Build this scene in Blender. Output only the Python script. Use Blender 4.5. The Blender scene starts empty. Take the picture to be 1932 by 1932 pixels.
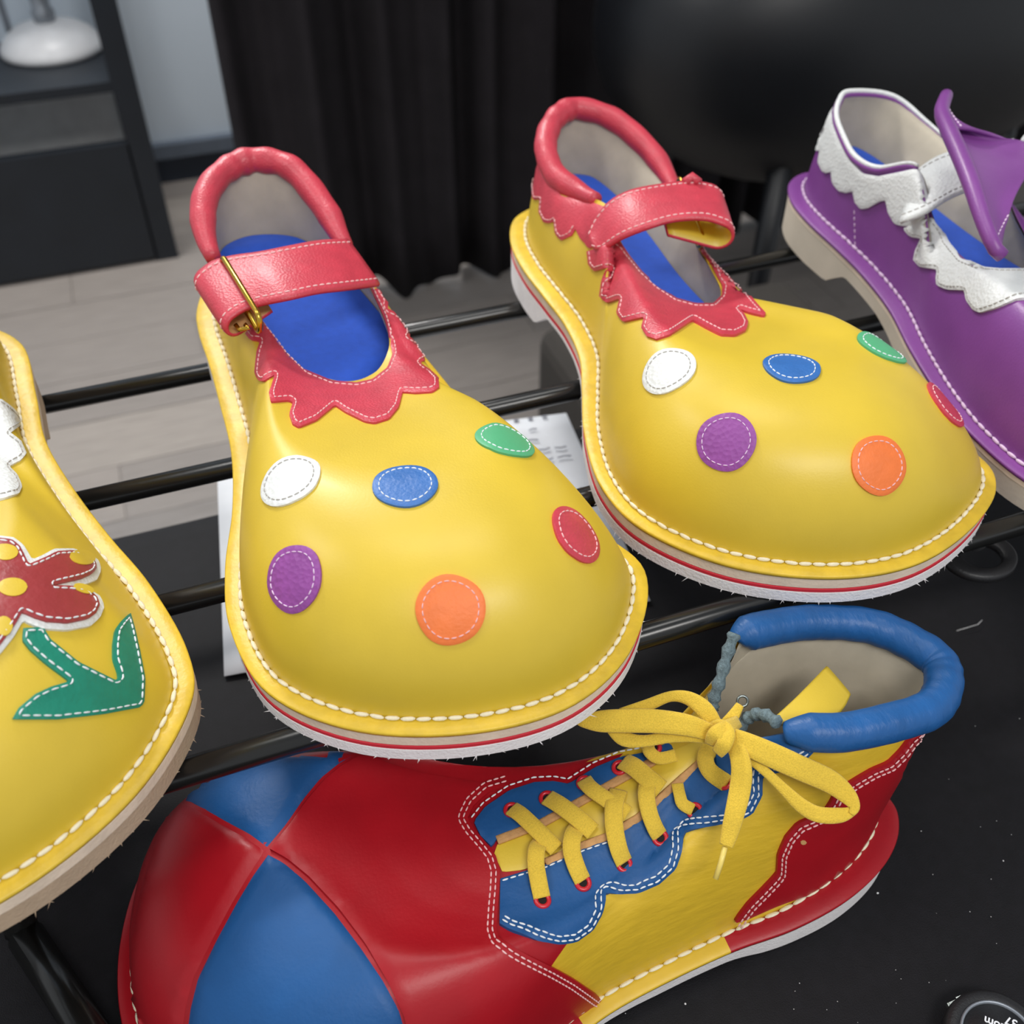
import bpy, bmesh, math, random
import numpy as np
from mathutils import Vector, Matrix
from mathutils.bvhtree import BVHTree
from mathutils.geometry import delaunay_2d_cdt
random.seed(7)
PI = math.pi
SC = bpy.context.scene
COL = SC.collection

# ------------------------------------------------------------------ camera
F = 1925.0
_p, _a = math.radians(42.5), math.radians(20.6)
FW = np.array([math.sin(_a)*math.cos(_p), math.cos(_a)*math.cos(_p), -math.sin(_p)])
RT = np.array([math.cos(_a), -math.sin(_a), 0.0])
UP = np.cross(RT, FW)
CAM = np.array([0.0, 0.0, 1.28])
cd = bpy.data.cameras.new('camera')
cam = bpy.data.objects.new('camera', cd)
COL.objects.link(cam)
cam.matrix_world = Matrix(((RT[0], UP[0], -FW[0], CAM[0]), (RT[1], UP[1], -FW[1], CAM[1]), (RT[2], UP[2], -FW[2], CAM[2]), (0, 0, 0, 1)))
cd.sensor_width = 36.0
cd.lens = 36.0*F/1932.0
cd.clip_start = 0.02
cd.dof.use_dof = True
cd.dof.focus_distance = 0.50
cd.dof.aperture_fstop = 9.0
SC.camera = cam
# ------------------------------------------------------------------ view, world, lights
SC.view_settings.view_transform = 'Standard'
SC.view_settings.look = 'None'
SC.view_settings.gamma = 1.0
SC.view_settings.use_curve_mapping = False
SC.view_settings.exposure = 0.0
W = bpy.data.worlds.new('room_light'); SC.world = W; W.use_nodes = True
W.node_tree.nodes['Background'].inputs[0].default_value = (0.92, 0.96, 1.0, 1)
W.node_tree.nodes['Background'].inputs[1].default_value = 0.55
def area(name, loc, tgt, sx, sy, power, col=(1, 0.97, 0.93)):
    l = bpy.data.lights.new(name, 'AREA'); l.shape = 'RECTANGLE'; l.size = sx; l.size_y = sy
    l.energy = power; l.color = col
    o = bpy.data.objects.new(name, l); COL.objects.link(o); o.location = loc
    d = Vector(tgt)-Vector(loc); o.rotation_euler = d.to_track_quat('-Z', 'Y').to_euler()
    return o
area('ceiling_or_fill_lamp', (0.30, 0.62, 2.75), (0.30, 0.62, 0), 0.9, 0.45, 8)
area('ceiling_or_fill_lamp', (0.25, -1.10, 2.75), (0.25, -1.10, 0), 1.2, 0.6, 31)  # fill light added behind the camera to lift the shoe fronts
area('ceiling_or_fill_lamp', (-0.1, 2.35, 2.75), (-0.1, 2.35, 0), 0.6, 0.3, 55)  # extra light added only to brighten the back wall
area('ceiling_or_fill_lamp', (-1.3, 0.9, 2.75), (-1.3, 0.9, 0), 0.6, 0.6, 14)

# ------------------------------------------------------------------ pixel measuring on the photograph's camera
def ray(x, y):
    return FW + RT*(x-966.0)/F - UP*(y-966.0)/F
def un(x, y, z):
    d = ray(x, y); return CAM + d*((z-CAM[2])/d[2])
def vec(a): return Vector((float(a[0]), float(a[1]), float(a[2])))

# ------------------------------------------------------------------ materials
def lin(c):
    return tuple((v/255.0/12.92) if v/255.0 <= 0.04045 else ((v/255.0+0.055)/1.055)**2.4 for v in c)
def mat(name, rgb, rough=0.5, bump=0.0, scale=900.0, metal=0.0, var=0.06, vscale=25.0, spec=0.5, coat=0.0, sheen=0.0, detail=3.0, stretch=None, grain='noise'):
    m = bpy.data.materials.new(name); m.use_nodes = True
    nt = m.node_tree; b = nt.nodes['Principled BSDF']
    c = lin(rgb)
    b.inputs['Roughness'].default_value = rough
    b.inputs['Metallic'].default_value = metal
    b.inputs['Specular IOR Level'].default_value = spec
    b.inputs['Coat Weight'].default_value = coat
    b.inputs['Coat Roughness'].default_value = 0.25
    b.inputs['Sheen Weight'].default_value = sheen
    tc = nt.nodes.new('ShaderNodeTexCoord')
    src = tc.outputs['Object']
    if stretch:
        mp = nt.nodes.new('ShaderNodeMapping'); mp.inputs['Scale'].default_value = stretch
        nt.links.new(src, mp.inputs['Vector']); src = mp.outputs['Vector']
    n = nt.nodes.new('ShaderNodeTexNoise'); n.inputs['Scale'].default_value = vscale; n.inputs['Detail'].default_value = 4
    nt.links.new(src, n.inputs['Vector'])
    r = nt.nodes.new('ShaderNodeValToRGB')
    r.color_ramp.elements[0].position = 0.3; r.color_ramp.elements[1].position = 0.7
    r.color_ramp.elements[0].color = tuple(max(0, v*(1-var)) for v in c)+(1,)
    r.color_ramp.elements[1].color = tuple(min(1, v*(1+var)) for v in c)+(1,)
    nt.links.new(n.outputs['Fac'], r.inputs['Fac']); nt.links.new(r.outputs['Color'], b.inputs['Base Color'])
    if bump > 0:
        if grain == 'cell':
            g = nt.nodes.new('ShaderNodeTexVoronoi'); g.inputs['Scale'].default_value = scale; out = g.outputs['Distance']
        else:
            g = nt.nodes.new('ShaderNodeTexNoise'); g.inputs['Scale'].default_value = scale; g.inputs['Detail'].default_value = detail; out = g.outputs['Fac']
        nt.links.new(src, g.inputs['Vector'])
        bp = nt.nodes.new('ShaderNodeBump'); bp.inputs['Strength'].default_value = bump; bp.inputs['Distance'].default_value = 0.0006
        nt.links.new(out, bp.inputs['Height']); nt.links.new(bp.outputs['Normal'], b.inputs['Normal'])
    return m
YEL = (218, 187, 56)
M = dict(
    yellow=mat('yellow_leather', YEL, 0.42, 0.10, 900, var=0.05, coat=0.12),
    yellow_welt=mat('yellow_welt_leather', (222, 186, 52), 0.42, 0.5, 260, var=0.10, vscale=120, stretch=(1, 1, 1)),
    yellow_creased=mat('creased_yellow_leather', (222, 184, 48), 0.42, 0.7, 90, var=0.06, vscale=60, stretch=(1, 1, 3)),
    red=mat('red_leather', (200, 62, 78), 0.42, 0.30, 700, var=0.10, vscale=90, coat=0.1, grain='cell'),
    deep_red=mat('deep_red_leather', (166, 14, 28), 0.40, 0.12, 500, var=0.08, vscale=30, coat=0.05, spec=0.4),
    blue=mat('blue_leather', (26, 82, 140), 0.5, 0.25, 500, var=0.08, vscale=40, spec=0.35),
    blue_soft=mat('soft_wrinkled_blue_leather', (28, 88, 150), 0.42, 1.0, 130, var=0.08, vscale=40, spec=0.45, detail=6, stretch=(2.2, 1, 1)),
    dot_blue=mat('blue_patch_leather', (52, 108, 178), 0.45, 0.5, 500, var=0.06, vscale=90),
    purple=mat('purple_leather', (128, 66, 142), 0.42, 0.2, 700, var=0.07, vscale=30, coat=0.1),
    dot_purple=mat('purple_patch_leather', (146, 72, 152), 0.5, 0.6, 400, var=0.08, vscale=90, grain='cell'),
    green=mat('green_leather', (20, 132, 108), 0.45, 0.5, 400, var=0.10, vscale=90),
    dot_green=mat('green_patch_leather', (84, 172, 122), 0.5, 0.2, 500),
    orange=mat('orange_leather', (240, 122, 56), 0.5, 0.4, 500, var=0.05, vscale=90),
    white_leather=mat('white_leather', (226, 228, 226), 0.5, 0.6, 500, var=0.03, vscale=90, grain='cell'),
    maroon=mat('maroon_leather', (158, 58, 60), 0.4, 0.5, 400, var=0.08, vscale=90),
    thread=mat('white_thread', (246, 236, 206), 0.7, 0.4, 1500, var=0.05, vscale=300),
    pink_thread=mat('pale_pink_thread', (240, 190, 190), 0.7, 0.3, 1500, var=0.05, vscale=300),
    pale_thread=mat('pale_thread', (232, 236, 240), 0.7, 0.3, 1500, var=0.05, vscale=300),
    grey_thread=mat('grey_thread', (176, 172, 166), 0.7, 0.3, 1500),
    lilac_thread=mat('lilac_thread', (224, 196, 224), 0.7, 0.3, 1500),
    tan_edge=mat('tan_leather_edge', (198, 150, 96), 0.8, 0.6, 900, var=0.15, vscale=200),
    rawblue=mat('raw_blue_edge', (104, 122, 128), 0.9, 0.8, 1200, var=0.3, vscale=700),
    midsole=mat('beige_midsole', (232, 212, 190), 0.75, 0.5, 500, var=0.10, vscale=80),
    outsole=mat('white_outsole', (240, 236, 236), 0.85, 0.9, 700, var=0.04, vscale=90),
    tan_sole=mat('tan_outsole', (186, 162, 136), 0.85, 0.8, 700, var=0.06, vscale=90),
    cream_sole=mat('cream_outsole', (208, 196, 178), 0.6, 0.3, 500, var=0.05, vscale=40),
    stripe=mat('red_sole_stripe', (204, 38, 54), 0.7, 0.2, 500),
    lining=mat('beige_lining', (196, 186, 166), 0.65, 0.3, 160, var=0.08, vscale=60),
    insole=mat('blue_insole_felt', (28, 84, 200), 0.9, 0.4, 1500, var=0.06, vscale=200, sheen=0.2),
    brass=mat('brass', (206, 168, 70), 0.25, 0.05, 300, metal=1.0),
    lace=mat('yellow_cotton_lace', (222, 186, 58), 0.85, 0.6, 1500, var=0.12, vscale=1500, sheen=0.2),
    aglet=mat('yellow_plastic_aglet', (236, 210, 110), 0.3),
    eyelet=mat('red_enamel_eyelet', (200, 28, 44), 0.3, coat=0.3),
    eyelet_hole=mat('dark_eyelet_hole', (22, 18, 16), 0.9),
    tube=mat('black_steel_tube', (22, 22, 21), 0.24, 0.05, 60, var=0.05, spec=0.6),
    plastic=mat('black_plastic', (34, 34, 36), 0.45, 0.3, 900),
    cloth=mat('black_tablecloth', (17, 16, 20), 0.6, 0.5, 1600, var=0.2, vscale=120, spec=0.22, sheen=0.05),
    curtain=mat('black_curtain_cloth', (42, 39, 42), 0.95, 0.3, 900, var=0.12, vscale=14, spec=0.2),
    vinyl=mat('black_vinyl', (14, 16, 21), 0.42, 0.3, 200),
    box=mat('charcoal_fabric', (58, 54, 50), 0.9, 0.4, 900),
    paper=mat('white_paper', (240, 242, 246), 0.8),
    ink=mat('grey_handwriting', (168, 170, 180), 0.8),
    wall=mat('pale_grey_wall_paint', (214, 226, 238), 0.85, 0.1, 200, var=0.02, vscale=2),
    wallboard=mat('navy_baseboard', (40, 48, 62), 0.6),
    wallcap=mat('slate_trim', (102, 112, 126), 0.6),
    furniture=mat('black_wood', (24, 30, 38), 0.5, 0.2, 60, var=0.15, vscale=8),
    panel=mat('grey_panel', (235, 238, 240), 0.8),
    enamel=mat('white_enamel', (226, 226, 228), 0.35),
    grey_metal=mat('grey_metal', (150, 156, 164), 0.4, metal=0.6),
    steel=mat('dull_steel', (150, 158, 156), 0.3, metal=0.9),
    lint=mat('white_lint', (226, 226, 226), 0.9),
)
def plank_mat(i):
    base = [(150, 142, 136), (142, 135, 130), (156, 148, 141), (136, 130, 126)][i]
    return mat('grey_oak_plank', base, 0.5, 0.15, 40, var=0.12, vscale=9, stretch=(1.2, 14, 1))
PLANK = [plank_mat(i) for i in range(4)]

# ------------------------------------------------------------------ object helpers
def mk(name, V, Fc, m, root=None, smooth=True, label=None, kind=None, origin=None):
    me = bpy.data.meshes.new(name)
    o0 = np.array(origin if origin is not None else (root['_o'] if root is not None else (0, 0, 0)), float)
    me.from_pydata([tuple(float(c) for c in (np.asarray(v)-o0)) for v in V], [], [tuple(int(i) for i in f) for f in Fc])
    for mm in (m if isinstance(m, (list, tuple)) else [m]): me.materials.append(mm)
    if smooth: me.polygons.foreach_set('use_smooth', [True]*len(me.polygons))
    me.update()
    o = bpy.data.objects.new(name, me); COL.objects.link(o)
    if root is not None:
        o.parent = root['_p']
        o.location = o0-np.array(root['_o'])
    else: o.location = o0
    if label: o['label'] = label
    if kind: o['kind'] = kind
    return o
def thing(name, label, cat, loc, group=None):
    o = bpy.data.objects.new(name, None); COL.objects.link(o); o.location = loc
    o.empty_display_size = 0.02
    o['label'] = label; o['category'] = cat
    if group: o['group'] = group
    return {'_p': o, '_o': tuple(float(c) for c in loc)}
def sub(o, root):                       # use a part as the parent of a sub-part
    return {'_p': o, '_o': root['_o']}
def tagged(o, label, cat, group=None, kind=None):
    o['label'] = label; o['category'] = cat
    if group: o['group'] = group
    if kind: o['kind'] = kind
    return o
def struct(name, V, Fc, m, smooth=False):
    return mk(name, V, Fc, m, None, smooth, kind='structure')
def boxvf(x0, x1, y0, y1, z0, z1):
    V = [(x0, y0, z0), (x1, y0, z0), (x1, y1, z0), (x0, y1, z0), (x0, y0, z1), (x1, y0, z1), (x1, y1, z1), (x0, y1, z1)]
    return V, [(0, 3, 2, 1), (4, 5, 6, 7), (0, 1, 5, 4), (1, 2, 6, 5), (2, 3, 7, 6), (3, 0, 4, 7)]
class MB:
    def __init__(s): s.V = []; s.F = []
    def add(s, V, Fc):
        n = len(s.V); s.V += list(V); s.F += [tuple(i+n for i in f) for f in Fc]; return s
    def box(s, *a): return s.add(*boxvf(*a))
    def tube(s, pts, r, n=10, closed=False, caps=True): return s.add(*tubevf(pts, r, n, closed, caps))
def bevel(o, w, seg=2):
    md = o.modifiers.new('bevel', 'BEVEL'); md.width = w; md.segments = seg; md.limit_method = 'ANGLE'
    return o
def frames(P, closed, up=None):
    P = [np.asarray(p, float) for p in P]; n = len(P); T = []
    for i in range(n):
        a = P[(i-1) % n] if (closed or i > 0) else P[i]; b = P[(i+1) % n] if (closed or i < n-1) else P[i]
        t = b-a; L = np.linalg.norm(t); T.append(t/L if L > 1e-12 else np.array([1., 0, 0]))
    return P, T
def tubevf(pts, r, n=10, closed=False, caps=True):
    P, T = frames(pts, closed); V = []; Fc = []
    ref = np.array([0, 0, 1.]) if abs(T[0][2]) < 0.9 else np.array([1., 0, 0])
    u = np.cross(T[0], ref); u /= np.linalg.norm(u)
    N = len(P)
    for i in range(N):
        u = u-T[i]*(u@T[i]); u /= np.linalg.norm(u); w = np.cross(T[i], u)
        rr = r[i] if hasattr(r, '__len__') else r
        for k in range(n):
            c, s_ = math.cos(2*PI*k/n), math.sin(2*PI*k/n); V.append(P[i]+(u*c+w*s_)*rr)
    for i in range(N if closed else N-1):
        j = (i+1) % N
        for k in range(n):
            Fc.append((i*n+k, i*n+(k+1) % n, j*n+(k+1) % n, j*n+k))
    if caps and not closed:
        Fc.append(tuple(range(n-1, -1, -1))); Fc.append(tuple((N-1)*n+k for k in range(n)))
    return V, Fc
def catmull(P, per, closed=False):
    P = [np.asarray(p, float) for p in P]; n = len(P); out = []
    for i in range(n if closed else n-1):
        if closed: a, b, c, d = P[(i-1) % n], P[i], P[(i+1) % n], P[(i+2) % n]
        else: a, b, c, d = P[max(i-1, 0)], P[i], P[i+1], P[min(i+2, n-1)]
        for k in range(per):
            t = k/per
            out.append(0.5*((2*b)+(c-a)*t+(2*a-5*b+4*c-d)*t*t+(3*b-a-3*c+d)*t**3))
    if not closed: out.append(P[-1])
    return out
def resample(P, step, closed=False):
    P = [np.asarray(p, float) for p in P]
    if closed: P = P+[P[0]]
    seg = [np.linalg.norm(P[i+1]-P[i]) for i in range(len(P)-1)]; L = sum(seg)
    n = max(2, int(round(L/step))); out = []; acc = 0; i = 0
    for k in range(n if closed else n+1):
        s = L*k/n
        while i < len(seg)-1 and acc+seg[i] < s: acc += seg[i]; i += 1
        t = (s-acc)/seg[i] if seg[i] > 0 else 0
        out.append(P[i]+(P[i+1]-P[i])*min(max(t, 0), 1))
    return out
def ribbonvf(C, Wd, width, th, up=None):
    """flat strap: centres C, width directions Wd (unit), rounded rectangle section"""
    V = []; Fc = []; N = len(C); P, T = frames(C, False)
    sec = [(-.5, -.5), (-.25, -.62), (.25, -.62), (.5, -.5), (.54, 0), (.5, .5), (.25, .62), (-.25, .62), (-.5, .5), (-.54, 0)]
    for i in range(N):
        w = np.asarray(Wd[i], float); w = w-T[i]*(w@T[i]); w /= max(np.linalg.norm(w), 1e-9); nn = np.cross(w, T[i])
        ww = width[i] if hasattr(width, '__len__') else width
        for a, b in sec: V.append(P[i]+w*ww*a+nn*th*b)
    n = len(sec)
    for i in range(N-1):
        for k in range(n): Fc.append((i*n+k, i*n+(k+1) % n, (i+1)*n+(k+1) % n, (i+1)*n+k))
    Fc.append(tuple(range(n-1, -1, -1))); Fc.append(tuple((N-1)*n+k for k in range(n)))
    return V, Fc
def stitchvf(P, Nn, step, ln, w, h, closed=False, mb=None, twist=0.0):
    """separate little stitches along a 3-D polyline with surface normals"""
    mb = mb or MB()
    P = [np.asarray(p, float) for p in P]; Nn = [np.asarray(p, float) for p in Nn]
    if closed: P = P+[P[0]]; Nn = Nn+[Nn[0]]
    seg = [np.linalg.norm(P[i+1]-P[i]) for i in range(len(P)-1)]
    L = sum(seg); n = max(1, int(round(L/step)))
    cum = np.concatenate([[0], np.cumsum(seg)])
    def at(s):
        i = int(min(max(np.searchsorted(cum, s)-1, 0), len(seg)-1)); t = (s-cum[i])/max(seg[i], 1e-9)
        return P[i]+(P[i+1]-P[i])*t, Nn[i]+(Nn[i+1]-Nn[i])*t
    st = L/n; lk = min(ln, st*0.92)
    for k in range(n):
        s0 = st*(k+0.5)-lk/2
        R = []
        j = (random.random()-.5)*twist
        for q, ww in ((0.0, 0.35), (0.2, 0.9), (0.5, 1.0), (0.8, 0.9), (1.0, 0.35)):
            p, nn = at(s0+lk*q); nn = nn/max(np.linalg.norm(nn), 1e-9); R.append((p, nn, ww, q))
        t = R[-1][0]-R[0][0]; t /= max(np.linalg.norm(t), 1e-9)
        V = []
        for p, nn, ww, q in R:
            b = np.cross(nn, t); b /= max(np.linalg.norm(b), 1e-9); p = p+b*j*w*(q-.5)
            hh = h*(0.25+0.75*math.sin(PI*(0.12+0.76*q)))
            V += [p-b*w*ww/2-nn*h*.4, p-b*w*ww*.32+nn*hh, p+b*w*ww*.32+nn*hh, p+b*w*ww/2-nn*h*.4]
        Fc = []
        for a in range(4):
            for c in range(3): Fc.append((a*4+c, a*4+c+1, a*4+c+5, a*4+c+4))
        Fc += [(3, 2, 1, 0), (16, 17, 18, 19)]
        mb.add(V, Fc)
    return mb

# ------------------------------------------------------------------ surfaces that carry patches
class Surf:
    def __init__(s, V, Fc):
        s.V = [vec(v) for v in V]; s.F = Fc
        s.bvh = BVHTree.FromPolygons(s.V, [tuple(f) for f in Fc])
        N = [Vector((0, 0, 0)) for _ in s.V]
        for f in Fc:
            a, b, c = s.V[f[0]], s.V[f[1]], s.V[f[2]]; n = (b-a).cross(c-a)
            for i in f: N[i] += n
        s.N = [n.normalized() if n.length > 0 else Vector((0, 0, 1)) for n in N]
        cen = sum(s.V, Vector((0, 0, 0)))/len(s.V); cen.z = min(v.z for v in s.V)
        if sum(n.dot(v-cen) for n, v in zip(s.N, s.V)) < 0: s.N = [-n for n in s.N]
    def nrm(s, loc, idx, d=None):
        f = s.F[idx]; w = []; n = Vector((0, 0, 0))
        for i in f:
            k = 1.0/((s.V[i]-loc).length+1e-6); n += s.N[i]*k
        n.normalize()
        return n
    def cast(s, px, py, depth=None):
        d = vec(ray(px, py)).normalized(); o = vec(CAM)
        h = s.bvh.ray_cast(o, d)
        if h[0] is None or s.nrm(h[0], h[2]).dot(d) > 0.12:      # past the edge, or the inside of the far wall
            best = None
            for t in ([depth+k*0.006 for k in range(-6, 7)] if depth else [0.36+0.01*k for k in range(56)]):
                g = s.bvh.find_nearest(o+d*t)
                e = ((g[0]-o)-d*(g[0]-o).dot(d)).length+(0.15*abs((g[0]-o).length-depth) if depth else 0)
                if s.nrm(g[0], g[2]).dot(d) > 0.12: e += 0.02
                if best is None or e < best[0]: best = (e, g)
            h = best[1]
        n = s.nrm(h[0], h[2], d)
        return np.array(h[0]), np.array(n)
    def castline(s, pl, step=4.0, closed=False):
        P = []; Nn = []; dep = None
        for q in resample(pl, step, closed):
            p, n = s.cast(q[0], q[1], dep); dep = np.linalg.norm(p-CAM); P.append(p); Nn.append(n)
        return P, Nn
def inset_px(poly, d, closed=True):
    P = resample(poly, 3.0, closed); n = len(P)
    A = sum(P[i][0]*P[(i+1) % n][1]-P[(i+1) % n][0]*P[i][1] for i in range(n))
    sg = 1 if (A > 0 or not closed) else -1
    out = []
    for i in range(n):
        a = P[(i-2) % n] if closed else P[max(i-2, 0)]; b = P[(i+2) % n] if closed else P[min(i+2, n-1)]
        t = b-a; L = np.linalg.norm(t)
        if L < 1e-6: continue
        t /= L; out.append(P[i]+np.array([-t[1], t[0]])*d*sg)
    # drop points that come too close to the original outline
    A_ = np.array(P); keep = [q for q in out if np.min(np.linalg.norm(A_-q, axis=1)) > abs(d)*0.86]
    return keep
def patchvf(sf, poly, th, res=9.0, edge=None, lift=0.0, soft=0.0, mb=None):
    """leather patch lying on a surface: outline read in the photograph, laid on the real surface, given its own thickness"""
    B = resample(poly, res, True); nb = len(B)
    xs = [p[0] for p in B]; ys = [p[1] for p in B]
    Bn = np.array(B); pts = [Vector((p[0], p[1])) for p in B]
    def inside(x, y):
        c = False; j = nb-1
        for i in range(nb):
            if (B[i][1] > y) != (B[j][1] > y) and x < (B[j][0]-B[i][0])*(y-B[i][1])/(B[j][1]-B[i][1])+B[i][0]: c = not c
            j = i
        return c
    y = min(ys)+res*0.6; row = 0
    while y < max(ys):
        x = min(xs)+(res*0.5 if row % 2 else 0)
        while x < max(xs):
            if inside(x, y) and np.min((Bn[:, 0]-x)**2+(Bn[:, 1]-y)**2) > (res*0.6)**2: pts.append(Vector((x, y)))
            x += res
        y += res*0.87; row += 1
    r = delaunay_2d_cdt(pts, [], [list(range(nb))], 1, 1e-4)
    vs, fs, ov = r[0], r[2], r[3]
    bset = set(); V = []; bot = []; dep = None; order = {}
    for i, o in enumerate(ov):
        for k in o:
            if k < nb: order[k] = i; bset.add(i)
    for i, v in enumerate(vs):
        p, n = sf.cast(v.x, v.y, dep); dep = np.linalg.norm(p-CAM)
        d = math.sqrt(np.min((Bn[:, 0]-v.x)**2+(Bn[:, 1]-v.y)**2))
        k = 0.72 if i in bset else 1.0
        if soft > 0: k = 0.05+0.95*math.sin(min(d/soft, 1)*PI/2) if i not in bset else 0.03
        V.append(p+n*(th*k+lift)); bot.append(p+n*(lift-0.0006))
    Fc = []
    for f in fs:
        a, b, c = (vs[i] for i in f[:3])
        if (b.x-a.x)*(c.y-a.y)-(c.x-a.x)*(b.y-a.y) > 0: f = list(reversed(f))
        Fc.append(tuple(f))
    ring = [order[k] for k in range(nb) if k in order]
    A = sum(B[i][0]*B[(i+1) % nb][1]-B[(i+1) % nb][0]*B[i][1] for i in range(nb))
    n0 = len(V); m = len(ring)
    for i in ring: V.append(V[i])
    for i in ring: V.append(bot[i])
    for k in range(m):
        a, b = n0+k, n0+(k+1) % m; c, d = b+m, a+m
        Fc.append((a, d, c, b) if A < 0 else (a, b, c, d))
    return (mb or MB()).add(V, Fc)
def patch(name, sf, poly, m, root, th=0.0014, res=9.0, lift=0.0, soft=0.0, label=None):
    b = patchvf(sf, poly, th, res, None, lift, soft)
    return mk(name, b.V, b.F, m, root, label=label)
def seam(name, sf, lines, m, root, step=0.0034, ln=0.0026, w=0.0007, h=0.0004, lift=0.0014, label=None):
    b = MB()
    for pl, closed in lines:
        if len(pl) < 2: continue
        P, Nn = sf.castline(pl, 5.0, closed)
        P = [p+n*lift for p, n in zip(P, Nn)]
        stitchvf(P, Nn, step, ln, w, h, closed, b)
    return mk(name, b.V, b.F, m, root, label=label, kind='stuff')
def dot(sf, px, py, r, m, root, thread, label, th=0.0016, ax=1.0, rot=0.0, beyond=0.0):
    """round patch of radius r centred on the surface point seen at (px, py)"""
    c, n = sf.cast(px, py)
    if beyond:                                   # centre lies that far round the far side of the shoe
        h = sf.bvh.find_nearest(vec(c+RT*beyond*0.8+np.array([0, 0, -beyond])))
        c, n = np.array(h[0]), np.array(sf.nrm(h[0], h[2]))
    n = Vector(n); t = n.orthogonal().normalized(); b = n.cross(t)
    xw = Vector((1, 0, 0)); t = (xw-n*xw.dot(n)).normalized(); b = n.cross(t)
    V = []; bot = []; rings = [0.0, 0.35, 0.62, 0.8, 0.92, 1.0]; seg = 40; ring3 = []
    def on(q, off):
        h = sf.bvh.ray_cast(q+n*0.03, -n, 0.07)
        if h[0] is None: h = sf.bvh.find_nearest(q)
        nn = sf.nrm(h[0], h[2])
        return np.array(h[0]+nn*off), np.array(nn)
    V.append(on(vec(c), th)[0])
    for k in rings[1:]:
        for i in range(seg):
            a = 2*PI*i/seg; wob = 1+0.012*math.sin(3*a+px)+0.01*math.sin(5*a+py)
            x, y = r*k*wob*math.cos(a)*ax, r*k*wob*math.sin(a)
            q = vec(c)+t*(x*math.cos(rot)-y*math.sin(rot))+b*(x*math.sin(rot)+y*math.cos(rot))
            off = th*(0.75 if k == 1.0 else 1.0)
            if k == 0.8: off = th*0.9
            V.append(on(q, off)[0])
            if k == 0.8: ring3.append(on(q, th*0.95))
            if k == 1.0: bot.append(on(q, -0.0005)[0])
    Fc = [(0, 1+i, 1+(i+1) % seg) for i in range(seg)]
    for k in range(4):
        for i in range(seg):
            a = 1+k*seg+i; b2 = 1+k*seg+(i+1) % seg; Fc.append((a, a+seg, b2+seg, b2))
    n0 = len(V); top = [V[1+4*seg+i] for i in range(seg)]
    V += top+bot
    for i in range(seg): Fc.append((n0+i, n0+seg+i, n0+seg+(i+1) % seg, n0+(i+1) % seg))
    o = mk('polka_dot', V, Fc, m, root, label=label)
    sm = stitchvf([p for p, _ in ring3], [q for _, q in ring3], 0.0032, 0.0024, 0.0006, 0.0004, True)
    mk('dot_stitching', sm.V, sm.F, thread, sub(o, root), kind='stuff')
    return o

# ------------------------------------------------------------------ shoe bodies
ZT = 0.74            # table cloth surface
ZS = 0.887           # tops of the rack rails = underside of the soles
PK = [1.25, 1.25, 1.3, 1.35, 1.4, 1.5, 1.6, 1.75, 1.85, 1.95, 2.15, 2.35, 2.4, 2.3, 2.0, 1.55, 1.35, 1.35, 1.5, 1.5, 1.4, 1.35, 1.3, 1.25]
APK = [.92, .92, .92, .92, .92, .9, .88, .85, .77, .64, .50, .43, .41, .41, .46, .57, .70, .80, .85, .9, .92, .92, .92, .92]
ZPK = [None, None, None, None, None, None, None, .070, .076, .083, .088, .090, .090, .089, .085, .076, .066, .060, .064, None, None, None, None, None]
INS = [.0125]*7+[.011, .0095, .0085, .008, .008, .008, .008, .008, .0085, .0095, .0105]+[.0115]*6
def smoothk(vals, per): return [float(v[0]) for v in catmull([(v,) for v in vals], per, True)]
def topz(s, tab):
    for (a, za), (b, zb) in zip(tab[:-1], tab[1:]):
        if s <= b: return za+(zb-za)*(s-a)/(b-a)
    return tab[-1][1]
def top_from_px(px, heel, axis, z0, tab):
    """opening edge: pixel ray met with the shoe's own top-line height at that distance from the heel"""
    out = []
    for e in px:
        x, y = e[0], e[1]; z = 0.09
        if len(e) > 2: out.append(un(x, y, z0+e[2])); continue
        for _ in range(40):
            p = un(x, y, z0+z); s = (p[:2]-heel)@axis; z = 0.6*z+0.4*topz(s, tab)
        out.append(un(x, y, z0+z))
    return out
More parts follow.
